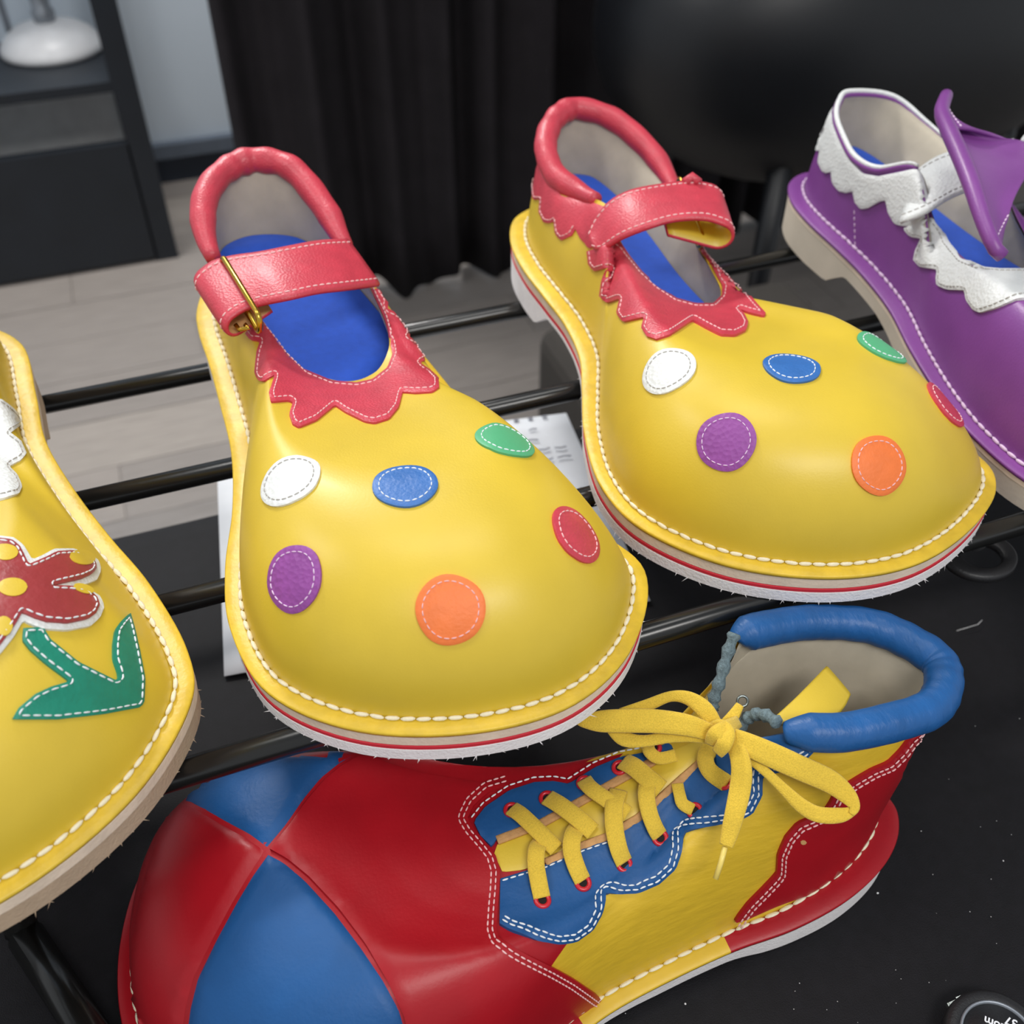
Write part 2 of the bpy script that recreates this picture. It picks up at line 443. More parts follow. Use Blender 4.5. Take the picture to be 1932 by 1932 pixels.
def body(welt, wz, top, z0, pk=PK, apk=APK, zpk=ZPK, zmk=None, inset=None, per=8, nt=26, bow=None):
    """welt outline (closed, heel back first) and opening edge -> all rings of a lasted shoe"""
    Wp = [np.array(p) for p in catmull(welt, per, True)]
    Wz = smoothk(wz, per); N = len(Wp)
    Tp = catmull(top, per, True)
    p_, ap_ = smoothk(pk, per), smoothk(apk, per)
    zpv = [(z if z is not None else wz[i]+(top[i][2]-z0-wz[i])*0.965) for i, z in enumerate(zpk)]
    zp_ = smoothk(zpv, per)
    zm_ = smoothk(zmk, per) if zmk else None
    bw_ = smoothk(bow or [0]*len(welt), per)
    inn = []
    A = sum(Wp[i][0]*Wp[(i+1) % N][1]-Wp[(i+1) % N][0]*Wp[i][1] for i in range(N))
    nor = []
    for i in range(N):
        t = Wp[(i+2) % N]-Wp[(i-2) % N]; t = t/np.linalg.norm(t); n = np.array([-t[1], t[0]])*(1 if A > 0 else -1); nor.append(n)
    def ring(d, dz): return [np.array([*(Wp[i]+nor[i]*d), z0+Wz[i]+dz]) for i in range(N)]
    ins = smoothk(inset or INS, per)
    def ringf(f, dz): return [np.array([*(Wp[i]+nor[i]*ins[i]*f), z0+Wz[i]+dz]) for i in range(N)]
    rim = ringf(1.0, -0.001)
    rings = []
    for k in range(nt+1):
        t = k/nt; R = []
        for i in range(N):
            r0, t0 = rim[i], Tp[i]; ap = min(max(ap_[i], .15), .95); zw = r0[2]; zp = z0+zp_[i]; zt = t0[2]; e = 2.0/max(p_[i], 1.0)
            if t <= 0.62:
                f = t/0.62*PI/2; a = ap*(1-max(math.cos(f), 0)**e); z = zw+(zp-zw)*max(math.sin(f), 0)**e
            else:
                q = (t-0.62)/0.38; a = ap+(1-ap)*q
                if zm_ is None: z = zp+(zt-zp)*(0.8*q+0.2*q*q) if abs(zt-zp) > 1e-5 else zp
                else:
                    zm = z0+zm_[i]; z = zp*(1-q)*(1-2*q)+zm*4*q*(1-q)+zt*q*(2*q-1)
            R.append(np.array([r0[0]+(t0[0]-r0[0])*a, r0[1]+(t0[1]-r0[1])*a+bw_[i]*4*a*(1-a), z]))
        rings.append(R)
    return dict(W=Wp, Wz=Wz, nor=nor, ring=ring, ringf=ringf, rim=rim, top=Tp, rings=rings, N=N, z0=z0)
def loft(rings, closed=True, flip=False):
    V = [p for R in rings for p in R]; n = len(rings[0]); Fc = []
    for k in range(len(rings)-1):
        for i in range(n if closed else n-1):
            j = (i+1) % n; f = (k*n+i, k*n+j, (k+1)*n+j, (k+1)*n+i)
            Fc.append(tuple(reversed(f)) if flip else f)
    return V, Fc
def heel_bottom(b, heel, axis, lift=True):
    """underside height: heel block, raised waist, then flat tread"""
    out = []
    for i in range(b['N']):
        s = (b['W'][i]-heel)@axis; wz = b['Wz'][i]
        hi = wz-0.0165
        if s < 0.105: z = 0
        elif s < 0.125: z = hi*(s-0.105)/0.02
        elif s < 0.17: z = hi
        elif s < 0.24: z = hi*(0.24-s)/0.07
        else: z = 0
        out.append(max(z, 0) if lift else 0)
    return out
def layer(b, top, bot, d, m, name, root, cap=True):
    """a slab of sole: top and bottom offsets per outline point, d = inset of the edge"""
    N = b['N']; z0 = b['z0']
    r0 = [np.array([*(b['W'][i]+b['nor'][i]*(d+0.02)), z0+top[i]]) for i in range(N)]
    r1 = [np.array([*(b['W'][i]+b['nor'][i]*(d+.0004)), z0+top[i]]) for i in range(N)]
    r2 = [np.array([*(b['W'][i]+b['nor'][i]*d), z0+top[i]-.0004]) for i in range(N)]
    r3 = [np.array([*(b['W'][i]+b['nor'][i]*d), z0+bot[i]+.0004]) for i in range(N)]
    r4 = [np.array([*(b['W'][i]+b['nor'][i]*(d+.0006)), z0+bot[i]]) for i in range(N)]
    r5 = [np.array([*(b['W'][i]+b['nor'][i]*(d+0.02)), z0+bot[i]]) for i in range(N)]
    V, Fc = loft([r0, r1, r2, r3, r4, r5], True)
    Fc.append(tuple(range(5*N, 6*N)))
    return mk(name, V, Fc, m, root, smooth=False)
def fray(b, bot, root, m, n=150, u0=0.25, u1=0.85, ln=0.0022):
    mb = MB(); N = b['N']
    for _ in range(n):
        i = int(N*(u0+(u1-u0)*random.random())) % N
        p = np.array([*(b['W'][i]+b['nor'][i]*0.001), b['z0']+bot[i]+0.0006]); o = -np.array([*b['nor'][i], 0])
        t = np.array([-o[1], o[0], 0]); L = ln*random.random()**2+0.0004
        q = p+o*L*random.uniform(.3, 1)+np.array([0, 0, -L*random.random()])+t*L*random.uniform(-1, 1)
        w = 0.0003
        mb.add([p-t*w, p+t*w, p+np.array([0, 0, w*2]), q], [(0, 1, 3), (1, 2, 3), (2, 0, 3), (0, 2, 1)])
    return mk('frayed_edge', mb.V, mb.F, m, root, smooth=False, kind='stuff')
def inside(b, sf, root, zi, heel, axis, insole_m, thin=None):
    """lining 2.4 mm inside the upper, and a padded footbed at its own height"""
    V, Fc = loft(b['rings'], True)
    N = b['N']; nt = len(b['rings'])
    Vl = [np.array(v)-np.array(n)*0.0024-(np.array([0, 0, .006]) if thin and thin[0] < j % N < thin[1] and j//N > 3 else 0) for j, (v, n) in enumerate(zip(V, sf.N))]
    for i in range(N): Vl[(nt-1)*N+i] = np.array(V[(nt-1)*N+i])*0.5+Vl[(nt-1)*N+i]*0.5
    mk('lining', Vl, Fc, M['lining'], root)
    ring = []
    for i in range(N):
        s_ = (b['W'][i]-heel)@axis; zz = b['z0']+zi(s_); p = Vl[i]
        for k in range(nt-1):
            p0, p1 = Vl[k*N+i], Vl[(k+1)*N+i]
            if p0[2] <= zz <= p1[2]: p = p0+(p1-p0)*((zz-p0[2])/max(p1[2]-p0[2], 1e-6)); break
        ring.append(p+np.array([*(b['nor'][i]*0.0006), 0]))
    V = []; Fc = []; K = 10; H = N//2
    for i in range(H+1):
        l, r = ring[i], ring[-i % N]
        for k in range(K+1): V.append(l+(r-l)*k/K)
    for i in range(H):
        for k in range(K): q = i*(K+1)+k; Fc.append((q, q+1, q+K+2, q+K+1))
    mk('insole', V, Fc, insole_m, root)
def low_shoe(label, welt, wz, top, heel, axis, upper_m, welt_m, thread, soles, group=None, fr=None, name='clown_shoe', pk=PK, zpk=ZPK):
    heel = np.array(heel); axis = np.array(axis)
    b = body(welt, wz, top, ZS, pk=pk, zpk=zpk)
    N = b['N']
    root = thing(name, label, 'shoe', (float(heel[0]), float(heel[1]), ZS), group)
    V, Fc = loft(b['rings'], True, flip=False)
    mk('upper', V, Fc, upper_m, root); sf = Surf(V, Fc)
    # welt flange
    V, Fc = loft([b['ringf'](1.4, 0.0), b['ringf'](0.92, 0.0004), b['ringf'](0.45, 0.0), b['ring'](0.0007, -0.0004), b['ring'](0, -0.001), b['ring'](0.0003, -0.003), b['ring'](0.016, -0.003)], True, flip=True)
    mk('welt', V, Fc, welt_m, root)
    bot = heel_bottom(b, heel, axis)
    wzv = b['Wz']
    if soles == 'striped':
        layer(b, [z-.003 for z in wzv], [z-.0108 for z in wzv], .0014, M['midsole'], 'midsole', root)
        layer(b, [z-.0108 for z in wzv], [z-.0134 for z in wzv], .0010, M['stripe'], 'sole_stripe', root)
        layer(b, [z-.0134 for z in wzv], [min(q, z-.0150) for q, z in zip(bot, wzv)], .0010, M['outsole'], 'outsole', root)
    elif soles == 'tan':
        layer(b, [z-.003 for z in wzv], [z-.0095 for z in wzv], .0003, M['midsole'], 'midsole', root)
        layer(b, [z-.0095 for z in wzv], [min(q, z-.0130) for q, z in zip(bot, wzv)], .0010, M['tan_sole'], 'outsole', root)
    else:
        layer(b, [z-.003 for z in wzv], [z-.007 for z in wzv], .0010, M['midsole'], 'midsole', root)
        layer(b, [z-.007 for z in wzv], [min(q, z-.0130) for q, z in zip(bot, wzv)], .0014, M['cream_sole'], 'outsole', root)
    if fr: fray(b, bot, root, fr)
    # welt stitches in the crease
    P = [p+np.array([0, 0, .0012]) for p in b['ringf'](0.89, 0.0002)]
    Nn = [np.array([-b['nor'][i][0]*0.5, -b['nor'][i][1]*0.5, 0.85]) for i in range(N)]
    sm = stitchvf(P, Nn, 0.0070, 0.0064, 0.0021, 0.0011, True, twist=0.5)
    mk('welt_stitching', sm.V, sm.F, thread, root, kind='stuff')
    # inside
    inside(b, sf, root, lambda y: max(0.030, 0.064-0.135*max(0.0, y-0.02)), heel, axis, M['insole'])
    return root, sf, b
def collar_tube(b, i0, i1, r, m, root, name='padded_collar', n=14, wr=0.0, shift=0.0):
    N = b['N']; idx = [i % N for i in range(i0, i1+1)]
    P = [b['top'][i]+np.array([0, 0, shift]) for i in idx]; L = len(P); R = []
    for k in range(L):
        e = min(k, L-1-k)/8.0; R.append(r*(0.55+0.45*min(e, 1))*(1+wr*math.sin(k*1.1+.6*math.sin(k*.37))*math.exp(-((k/L-.45)/.28)**2)*1.3+wr*.4*math.sin(k*0.43+1)))
    V, Fc = tubevf(P, R, n)
    return mk(name, V, Fc, m, root)
def strip_line(px, z):  # pixel line lifted to given heights
    return [un(x, y, h) for (x, y), h in zip(px, z)]
def lerp_poly(P, n):
    return resample(P, sum(np.linalg.norm(np.asarray(P[i+1])-np.asarray(P[i])) for i in range(len(P)-1))/n)[:n+1]
def strapvf(A, B, th):
    """leather strap between two 3-D edge lines of equal length, with thickness and rounded edges"""
    n = len(A); V = []; Fc = []; prev = None
    for i in range(n):
        a, b = A[i], B[i]; t = (A[min(i+1, n-1)]-A[max(i-1, 0)])+(B[min(i+1, n-1)]-B[max(i-1, 0)])
        w = b-a; nn = np.cross(t, w); nn /= max(np.linalg.norm(nn), 1e-9)
        if prev is None:
            if nn[2] < 0: nn = -nn
        elif nn@prev < 0: nn = -nn
        prev = nn
        for q, o in ((0, -.5), (0, .3), (.06, .55), (.5, .62), (.94, .55), (1, .3), (1, -.5), (.5, -.5)): V.append(a+w*q+nn*th*o)
    k = 8
    for i in range(n-1):
        for j in range(k): Fc.append((i*k+j, i*k+(j+1) % k, (i+1)*k+(j+1) % k, (i+1)*k+j))
    Fc.append(tuple(range(k-1, -1, -1))); Fc.append(tuple((n-1)*k+j for j in range(k)))
    return V, Fc, None
def strap_seams(A, B, q, th, thread, root):
    mb = MB()
    for f in q:
        P = []; Nn = []; prev = None; n = len(A)
        for i in range(n):
            a, b = A[i], B[i]; t = A[min(i+1, n-1)]-A[max(i-1, 0)]; w = b-a; nn = np.cross(t, w); nn /= max(np.linalg.norm(nn), 1e-9)
            if prev is None:
                if nn[2] < 0: nn = -nn
            elif nn@prev < 0: nn = -nn
            prev = nn; P.append(a+w*f+nn*th*.62); Nn.append(nn)
        stitchvf(P, Nn, .0042, .0030, .0008, .0004, False, mb)
    return mk('strap_stitching', mb.V, mb.F, thread, root, kind='stuff')

def onY(x, y, Y):
    d = ray(x, y); return CAM+d*(Y/d[1])
def strap(A, B, th, mats, root, thread=None, q=(0.1, 0.9), name='strap', curl=None, n=26):
    """A and B are the two 3-D edges; curl = (radius, return length) folds the far end back under"""
    A = lerp_poly(catmull(A, 6), n); B = lerp_poly(catmull(B, 6), n); m = min(len(A), len(B)); A, B = A[:m], B[:m]
    if curl:
        r, back = curl; ta = A[-1]-A[-3]; tb = B[-1]-B[-3]; t = ta/np.linalg.norm(ta)+tb/np.linalg.norm(tb); t /= np.linalg.norm(t)
        w = B[-1]-A[-1]; nn = np.cross(t, w); nn /= np.linalg.norm(nn)
        if nn[2] < 0: nn = -nn
        a0, b0 = A[-1], B[-1]
        for k in range(1, 11):
            f = PI*k/10; o = t*r*math.sin(f)*1.1+nn*(-r+r*math.cos(f)); A.append(a0+o); B.append(b0+o)
        for k in range(1, 7):
            o = nn*(-2*r)-t*back*k/6; A.append(a0+o); B.append(b0+o)
    V, Fc, _ = strapvf(A, B, th)
    o = mk(name, V, Fc, mats, root)
    if isinstance(mats, list):
        for i, p in enumerate(o.data.polygons):
            if i < (len(A)-1)*8 and i % 8 in (6, 7): p.material_index = 1
    if thread: strap_seams(A[:m+(9 if curl else 0)], B[:m+(9 if curl else 0)], q, th, thread, sub(o, root))
    return o, A, B

# ================================================================== THE SETTING
fl = mk('floor', *boxvf(-2.2, 3.6, -1.0, 3.2, -0.05, -0.006), PLANK[1], None, False, kind='structure')
FLR = {'_p': fl, '_o': (0, 0, 0)}
for r in range(16):
    y0 = 0.55+r*0.165; off = (r*0.47) % 1.2
    for c in range(-2, 4):
        x0 = c*1.2+off-0.6
        if x0 > 3.3 or x0+1.2 < -1.6: continue
        mb = MB().box(x0+.001, x0+1.199, y0+.001, y0+.164, -0.006, random.uniform(-.0004, .0004))
        mk('plank', mb.V, mb.F, PLANK[random.choice((0, 0, 1, 1, 2, 3))], FLR, False)
WY = 2.98
struct('wall_back', *boxvf(-2.2, 3.6, WY, WY+0.1, 0, 2.9), M['wall'])
hz = lambda x, y, Y: float(onY(x, y, Y)[2])
zc0, zc1 = hz(400, 280, WY), hz(400, 254, WY)
struct('baseboard_back', *boxvf(-2.2, 3.6, WY-0.018, WY, 0, zc0), M['wallboard'])
struct('trim_1', *boxvf(-2.2, 3.6, WY-0.03, WY, zc0, zc1), M['wallcap'])
struct('ceiling', *boxvf(-2.2, 3.6, -1.0, 3.1, 2.9, 2.95), M['wall'])

# curtain
cy = 2.14
cx0 = float(onY(436, 250, cy)[0]); cx1 = 2.6
V = []; Fc = []; nx = 420; nz = 14
for k in range(nz+1):
    z = 0.012+2.3*k/nz
    for i in range(nx+1):
        x = cx0+(cx1-cx0)*i/nx; u = x*1.0
        g = 0.75+0.25*k/nz
        y = cy+0.030*math.sin(u*47+1.3*math.sin(u*9))+0.016*math.sin(u*26+2)+0.012*math.sin(u*83+k*.05)
        y += 0.01*math.sin(u*12+k*0.3)
        V.append((x, y, z+(0.012*math.sin(u*31)+0.008*math.sin(u*70) if k == 0 else 0)))
for k in range(nz):
    for i in range(nx): a = k*(nx+1)+i; Fc.append((a, a+1, a+nx+2, a+nx+1))
tagged(mk('curtain', V, Fc, M['curtain'], None, True, origin=(cx0, cy, 0)), 'long black pleated curtain hanging to the floor in front of the pale wall', 'curtain')
cur = COL.objects['curtain']; md = cur.modifiers.new('thick', 'SOLIDIFY'); md.thickness = 0.004

# black shelf unit at the left
pf = un(338, 486, 0.0); ux, uy = float(pf[0]), float(pf[1])
un_ = thing('shelf_unit', 'black wooden shelf unit with open gap and low box base by the wall', 'shelf', (ux-0.5, uy+0.18, 0))
zs1 = hz(250, 152, uy); zs0 = hz(250, 172, uy); zb1 = hz(262, 268, uy)
for (x, y) in ((ux-0.02, uy+.02), (ux-1.12, uy+.02), (ux-0.02, uy+.36), (ux-1.12, uy+.36)):
    mk('post', *boxvf(x-.035, x+.02, y-.02, y+.03, 0, 1.9), M['furniture'], un_, False)
mk('shelf', *boxvf(ux-1.1, ux-.05, uy+.01, uy+.38, zs0, zs1), M['furniture'], un_, False)
mk('shelf', *boxvf(ux-1.1, ux-.05, uy+.01, uy+.38, 1.45, 1.49), M['furniture'], un_, False)
mk('box_front', *boxvf(ux-1.1, ux-.05, uy+.0, uy+.03, 0.1, zb1), M['furniture'], un_, False)
mk('box_floor', *boxvf(ux-1.1, ux-.05, uy+.03, uy+.37, 0.03, 0.05), M['furniture'], un_, False)
mk('back_panel', *boxvf(ux-1.1, ux-.03, uy+.37, uy+.385, 0.03, zs0-.02), M['panel'], un_, False, label='grey back panel')
mk('bottom_rail', *boxvf(ux-1.1, ux-.05, uy+.0, uy+.03, 0.01, 0.1), M['furniture'], un_, False)

# white lamp head standing on the shelf
lc = onY(97, 80, uy+0.27); lz = zs1
def lathe(prof, c, n=36):
    V = []; Fc = []
    for r, z in prof:
        for i in range(n): V.append((c[0]+r*math.cos(2*PI*i/n), c[1]+r*math.sin(2*PI*i/n), c[2]+z))
    for k in range(len(prof)-1):
        for i in range(n): a = k*n+i; b = k*n+(i+1) % n; Fc.append((a, b, b+n, a+n))
    return V, Fc
c0 = (float(lc[0]), float(lc[1]), lz)
lamp = thing('desk_lamp', 'white enamel lamp with wide domed shade resting on the black shelf', 'lamp', c0)
mk('lamp_shade', *lathe([(.0, .012), (.105, .004), (.117, .002), (.119, .010), (.114, .022), (.098, .040), (.075, .055), (.045, .064), (.026, .068), (0, .068)], c0), M['enamel'], lamp)
mk('lamp_neck', *lathe([(.0, .066), (.024, .068), (.026, .09), (.020, .098), (.022, .13), (.018, .16), (.0, .162)], c0, 20), M['grey_metal'], lamp)
mk('lamp_arm', *MB().tube([np.array(c0)+v for v in ((0, 0, .15), (-.02, .01, .22), (-.06, .03, .38), (-.02, .05, .52))], .010, 10).tube([np.array(c0)+v for v in ((-.085, .03, .02), (-.088, .03, .2), (-.09, .04, .45))], .008, 8).__dict__.values(), M['grey_metal'], lamp)

# black tub chair at the right
cc = onY(1610, 20, 1.72)
cc = onY(1610, 20, 1.66)
ch = thing('tub_chair', 'black vinyl tub chair with rounded seat in front of the black curtain', 'chair', (float(cc[0]), 1.66, 0))
def superell(c, a, b, h, e=2.0, n=40, m=20):
    V = []; Fc = []
    sg = lambda v, p: math.copysign(abs(v)**p, v)
    for j in range(m+1):
        ph = -PI/2+PI*j/m
        for i in range(n):
            th = 2*PI*i/n; q = 2/e
            V.append((c[0]+a*sg(math.cos(ph), q)*sg(math.cos(th), q), c[1]+b*sg(math.cos(ph), q)*sg(math.sin(th), q), c[2]+h*sg(math.sin(ph), q)))
    for j in range(m):
        for i in range(n): a_ = j*n+i; b_ = j*n+(i+1) % n; Fc.append((a_, b_, b_+n, a_+n))
    return V, Fc
dd = np.linalg.norm(cc-CAM)
mk('seat', *superell((cc[0], 1.66, cc[2]), 0.455*dd/2.0, 0.31, 0.255*dd/2.0, 2.3), M['vinyl'], ch)
V = []; Fc = []
for j in range(13):
    for i in range(33):
        a = PI*(0.0+1.0*i/32); r = 0.40+0.02*math.sin(PI*j/12)
        V.append((cc[0]+r*1.02*math.cos(a), 1.64+r*0.8*math.sin(a), cc[2]+0.10+0.42*j/12*(0.72+.28*math.sin(a))))
for j in range(12):
    for i in range(32): a = j*33+i; Fc.append((a, a+1, a+34, a+33))
bk = mk('backrest', V, Fc, M['vinyl'], ch); md = bk.modifiers.new('thick', 'SOLIDIFY'); md.thickness = 0.07; md.offset = 0
for sx in (-1, 1):
    for sy in (-1, 1):
        p = np.array([cc[0]+sx*0.24, 1.66+sy*0.2, 0.0])
        mk('leg', *tubevf([p+np.array([sx*.03, sy*.03, 0]), p+np.array([0, 0, cc[2]-0.14])], [.016, .024], 10), M['vinyl'], ch)

# charcoal fabric box behind the table
bx0 = float(un(1088, 720, .46)[0]); bx1 = float(un(1630, 640, .46)[0]); byb = float(un(1450, 520, .46)[1])
bxo = mk('storage_box', *boxvf(bx0, bx1, 0.86, byb, 0.0, 0.46), M['box'], None, False, origin=((bx0+bx1)/2, (0.86+byb)/2, 0))
bevel(bxo, 0.03, 3)
tagged(bxo, 'charcoal fabric storage box on the floor behind the table', 'box')

# table and cloth
tb = thing('folding_table', 'folding table hidden under the black tablecloth', 'table', (0.3, 0.16, 0))
mk('tabletop', *boxvf(-0.62, 1.22, -0.16, 0.622, 0.705, 0.732), M['plastic'], tb, False)
for x in (-0.55, 1.15):
    for y in (-0.1, 0.56): mk('leg', *tubevf([(x, y, 0), (x, y, 0.705)], .014, 10), M['plastic'], tb)
V = []; Fc = []
nx, ny = 150, 70
def clothz(x, y): return ZT+0.0008*math.sin(x*23+1.7*math.sin(y*9))+0.0006*math.sin(y*31+x*7)
X0, X1, Y0, Y1 = -0.64, 1.24, -0.18, 0.637
prof = [(Y0-.012, .2), (Y0-.010, .5), (Y0-.006, ZT-.02)]
ys = [Y0+(Y1-Y0)*j/ny for j in range(ny+1)]
rows = []
for i in range(nx+1):
    x = X0+(X1-X0)*i/nx
    wv = 0.006*math.sin(x*17)+0.004*math.sin(x*41+1)
    col = [(x, Y0-.02+wv, .22), (x, Y0-.016+wv*.6, .5), (x, Y0-.006, ZT-.014)]
    for y in ys:
        e = min(1, (Y1-y)/.010, (y-Y0)/.010); col.append((x, y, clothz(x, y)-.006*(1-max(0, e))**2))
    col += [(x, Y1+.005, ZT-.014), (x, Y1+.012+wv*.6, .5), (x, Y1+.016+wv, .22)]
    rows.append(col)
m_ = len(rows[0]); V = [p for c in rows for p in c]
for i in range(nx):
    for j in range(m_-1): a = i*m_+j; Fc.append((a, a+m_, a+m_+1, a+1))
tagged(mk('tablecloth', V, Fc, M['cloth'], None, True, origin=(0.3, 0.2, ZT)), 'black cloth covering the table under the shoe rack', 'tablecloth')

# ================================================================== SHOE RACK
rk = thing('shoe_rack', 'low black metal shoe rack with round rails standing on the black cloth', 'rack', (0.2, 0.45, ZT))
RX0, RX1 = -0.30, 0.80
for y, r in ((0.614, .0062), (0.506, .0064), (0.405, .0065), (0.297, .0068)):
    mk('rail', *tubevf([(RX0+.01, y, .88), (RX1-.01, y, .88)], r, 20), M['tube'], rk)
for x in (RX0, RX1):
    fr = MB().tube(catmull([(x, .66, ZT+.01), (x, .655, .84), (x, .63, .872), (x, .58, .8765), (x, .33, .8765), (x, .285, .868), (x, .268, .84), (x, .262, ZT+.01)], 6), .0095, 12)
    mk('end_frame', fr.V, fr.F, M['tube'], rk)
ft = MB(); q0, q1 = un(48, 1765, ZT+.012), un(158, 1932, ZT+.012); q2 = q1+(q1-q0)*1.2
ft.tube([q0, q1, q2], .0092, 12)
mk('foot_bar', ft.V, ft.F, M['tube'], rk)
ft = MB().tube(catmull([un(48, 1765, ZT+.012)+np.array([-.002, .004, .0]), un(48, 1765, ZT+.012)+np.array([0.002, .012, .03]), (-.150, .335, .83), (-.150, .34, .872)], 6), .0085, 12)
mk('leg', ft.V, ft.F, M['tube'], rk)
# ring-shaped plastic rail bracket
rc = un(1853, 1056, 0.856); V = []; Fc = []; n = 48
for i in range(n):
    a = 2*PI*i/n; ex = 1.0+0.12*math.cos(a-2.2)
    for (rr, zz) in ((.0125, .0), (.0125, .0035), (.0135, .0042), (.0205, .0046), (.0222, .0036), (.0225, .0), (.0205, -.0008), (.0135, -.0006)):
        V.append((rc[0]+rr*ex*math.cos(a)*1.0, rc[1]+rr*ex*math.sin(a)*0.86, rc[2]+zz))
for i in range(n):
    for k in range(8): Fc.append((i*8+k, ((i+1) % n)*8+k, ((i+1) % n)*8+(k+1) % 8, i*8+(k+1) % 8))
mk('rail_bracket', V, Fc, M['plastic'], rk, label='flat black plastic bracket with a round hole')
mk('bracket_arm', *tubevf([(rc[0]-.004, rc[1]+.014, rc[2]+.003), (rc[0]-.012, .297, .876)], .006, 10), M['plastic'], rk)

# paper on the table under the shoes
pc = thing('paper_sheet', 'white sheet of paper with faint grey handwriting under the rack', 'paper', (-.029, .465, ZT+.002))
ux_, uy_ = np.array([.9916, -.129]), np.array([.129, .9916])
def pp(a, b, z=ZT+.0035):
    q = np.array([-.029, .465])+ux_*a+uy_*b; return (q[0], q[1], z)
V = []; Fc = []; nn_ = 12
for j in range(nn_+1):
    for i in range(nn_+1): V.append(pp(.297*i/nn_, .225*j/nn_, ZT+.003+.002*math.sin(PI*i/nn_)+.0015*(j/nn_)))
for j in range(nn_):
    for i in range(nn_): a = j*(nn_+1)+i; Fc.append((a, a+1, a+nn_+2, a+nn_+1))
sh = mk('sheet', V, Fc, M['paper'], pc); md = sh.modifiers.new('thick', 'SOLIDIFY'); md.thickness = 0.0004
mb = MB()
for j in range(9):
    b = .205-j*.0135; a = .175+.004*random.random()
    while a < .285:
        w = random.uniform(.004, .012)
        if random.random() < .7 and a+w < .29:
            A0 = np.array(pp(a, b, ZT+.0072)); B0 = np.array(pp(a+w, b+random.uniform(-.001, .001), ZT+.0072)); mb.tube([A0, (A0+B0)/2+np.array([0, .0012*random.choice((-1, 1)), 0]), B0], .0008, 4)
        a += w+.004
for k in range(22): mb.tube([np.array(pp(.012+.0125*k, .2215, ZT+.0068)), np.array(pp(.012+.0125*k+.004, .2215, ZT+.0068))], .0011, 5)
mb.tube([np.array(pp(.012, .012, ZT+.0050)), np.array(pp(.05, .012, ZT+.0050))], .0035, 6)
mk('handwriting', mb.V, mb.F, M['ink'], pc, kind='stuff')

# ================================================================== SHOES
WZ = [.034, .034, .034, .0335, .0315, .028, .0245, .022, .021, .021, .021, .021, .021, .021, .021, .021, .021, .021, .022, .0245, .028, .0315, .0335, .034]
TAB = [(-.2, .113), (0, .113), (.02, .110), (.075, .089), (.125, .076), (.21, .059), (.5, .059)]
def axis_of(heel, toe):
    d = np.array(toe)-np.array(heel); return d/np.linalg.norm(d)

# ---- centre polka dot shoe
MW = [(.052, .672), (.024, .658), (.012, .629), (.009, .600), (.010, .565), (.010, .526), (.009, .481), (.002, .436), (-.009, .392), (-.013, .35), (-.003, .306), (.03, .272), (.078, .253), (.125, .252), (.165, .274), (.191, .316), (.178, .358), (.163, .41), (.152, .455), (.146, .5), (.138, .545), (.128, .59), (.114, .633), (.086, .662)]
MT = [(490, 302), (440, 313), (400, 348), (383, 400), (395, 470), (440, 545), (484, 592), (508, 626), (532, 660), (554, 684), (582, 702), (614, 713), (645, 719), (675, 717), (700, 707), (717, 693), (730, 668), (735, 642), (728, 605), (709, 562), (678, 500), (645, 452), (612, 392), (552, 320)]
mh = (.052, .672); ma = axis_of((.052, .672), (.098, .25))
MTop = top_from_px(MT, np.array(mh), ma, ZS, TAB)
rM, sM, bM = low_shoe('yellow clown shoe with coloured dots and red strap buckled at left, in the centre', MW, WZ, MTop, mh, ma, M['yellow'], M['yellow_welt'], M['thread'], 'striped', 'pair of polka dot clown shoes', M['outsole'])
for (x, y, m, t, l) in ((546, 905, 'white_leather', 'grey_thread', 'white dot'), (765, 915, 'dot_blue', 'pale_thread', 'blue dot'), (956, 830, 'dot_green', 'pale_thread', 'green dot'), (553, 1092, 'dot_purple', 'lilac_thread', 'purple dot'), (850, 1150, 'orange', 'pink_thread', 'orange dot'), (1089, 1008, 'red', 'pink_thread', 'red dot')):
    dot(sM, x, y, .0148, M[m], rM, M[t], l)
MO = [(465, 631), (474, 643), (491, 646), (486, 665), (483, 705), (489, 718), (499, 722), (517, 710), (508, 742), (511, 761), (545, 758), (552, 762), (545, 783), (552, 803), (564, 809), (598, 795), (632, 767), (651, 780), (688, 798), (707, 801), (735, 792), (753, 770), (760, 742), (784, 744), (816, 742), (829, 733), (825, 714), (809, 699), (791, 687), (806, 677), (806, 665), (788, 646), (769, 637), (775, 624), (766, 606), (741, 590), (730, 584), (730, 568), (716, 547)]
MI = [(688, 548), (704, 603), (735, 646), (741, 671), (732, 696), (704, 718), (673, 725), (626, 721), (580, 702), (542, 665), (514, 624), (496, 587)]
def trim(sf, outer, inner, m, thread, root, th=.0016, label=None, ins=6.5, name='scalloped_trim'):
    poly = list(outer)+list(inner)
    o = patch(name, sf, poly, m, root, th, 6.0, label=label)
    # stitch rows follow both edges
    ol = [np.array(p, float) for p in outer]; A = sum(poly[i][0]*poly[(i+1) % len(poly)][1]-poly[(i+1) % len(poly)][0]*poly[i][1] for i in range(len(poly)))
    s = 1 if A > 0 else -1
    lo = inset_px(outer, ins*s, False); li = inset_px(inner, ins*s, False)
    seam('trim_stitching', sf, [(lo, False), (li, False)], thread, sub(o, root), lift=th+.0001, step=.0037, ln=.0028, w=.0007)
    return o
trim(sM, MO, MI, M['red'], M['pink_thread'], rM)
patch('heel_trim', sM, [(640, 412), (652, 428), (668, 462), (690, 480), (702, 494), (700, 503), (672, 478), (655, 455), (645, 435)], M['red'], rM, .0014, 7)
collar_tube(bM, 19*8+14, 24*8+4*8+2, .0083, M['red'], rM, wr=.05)
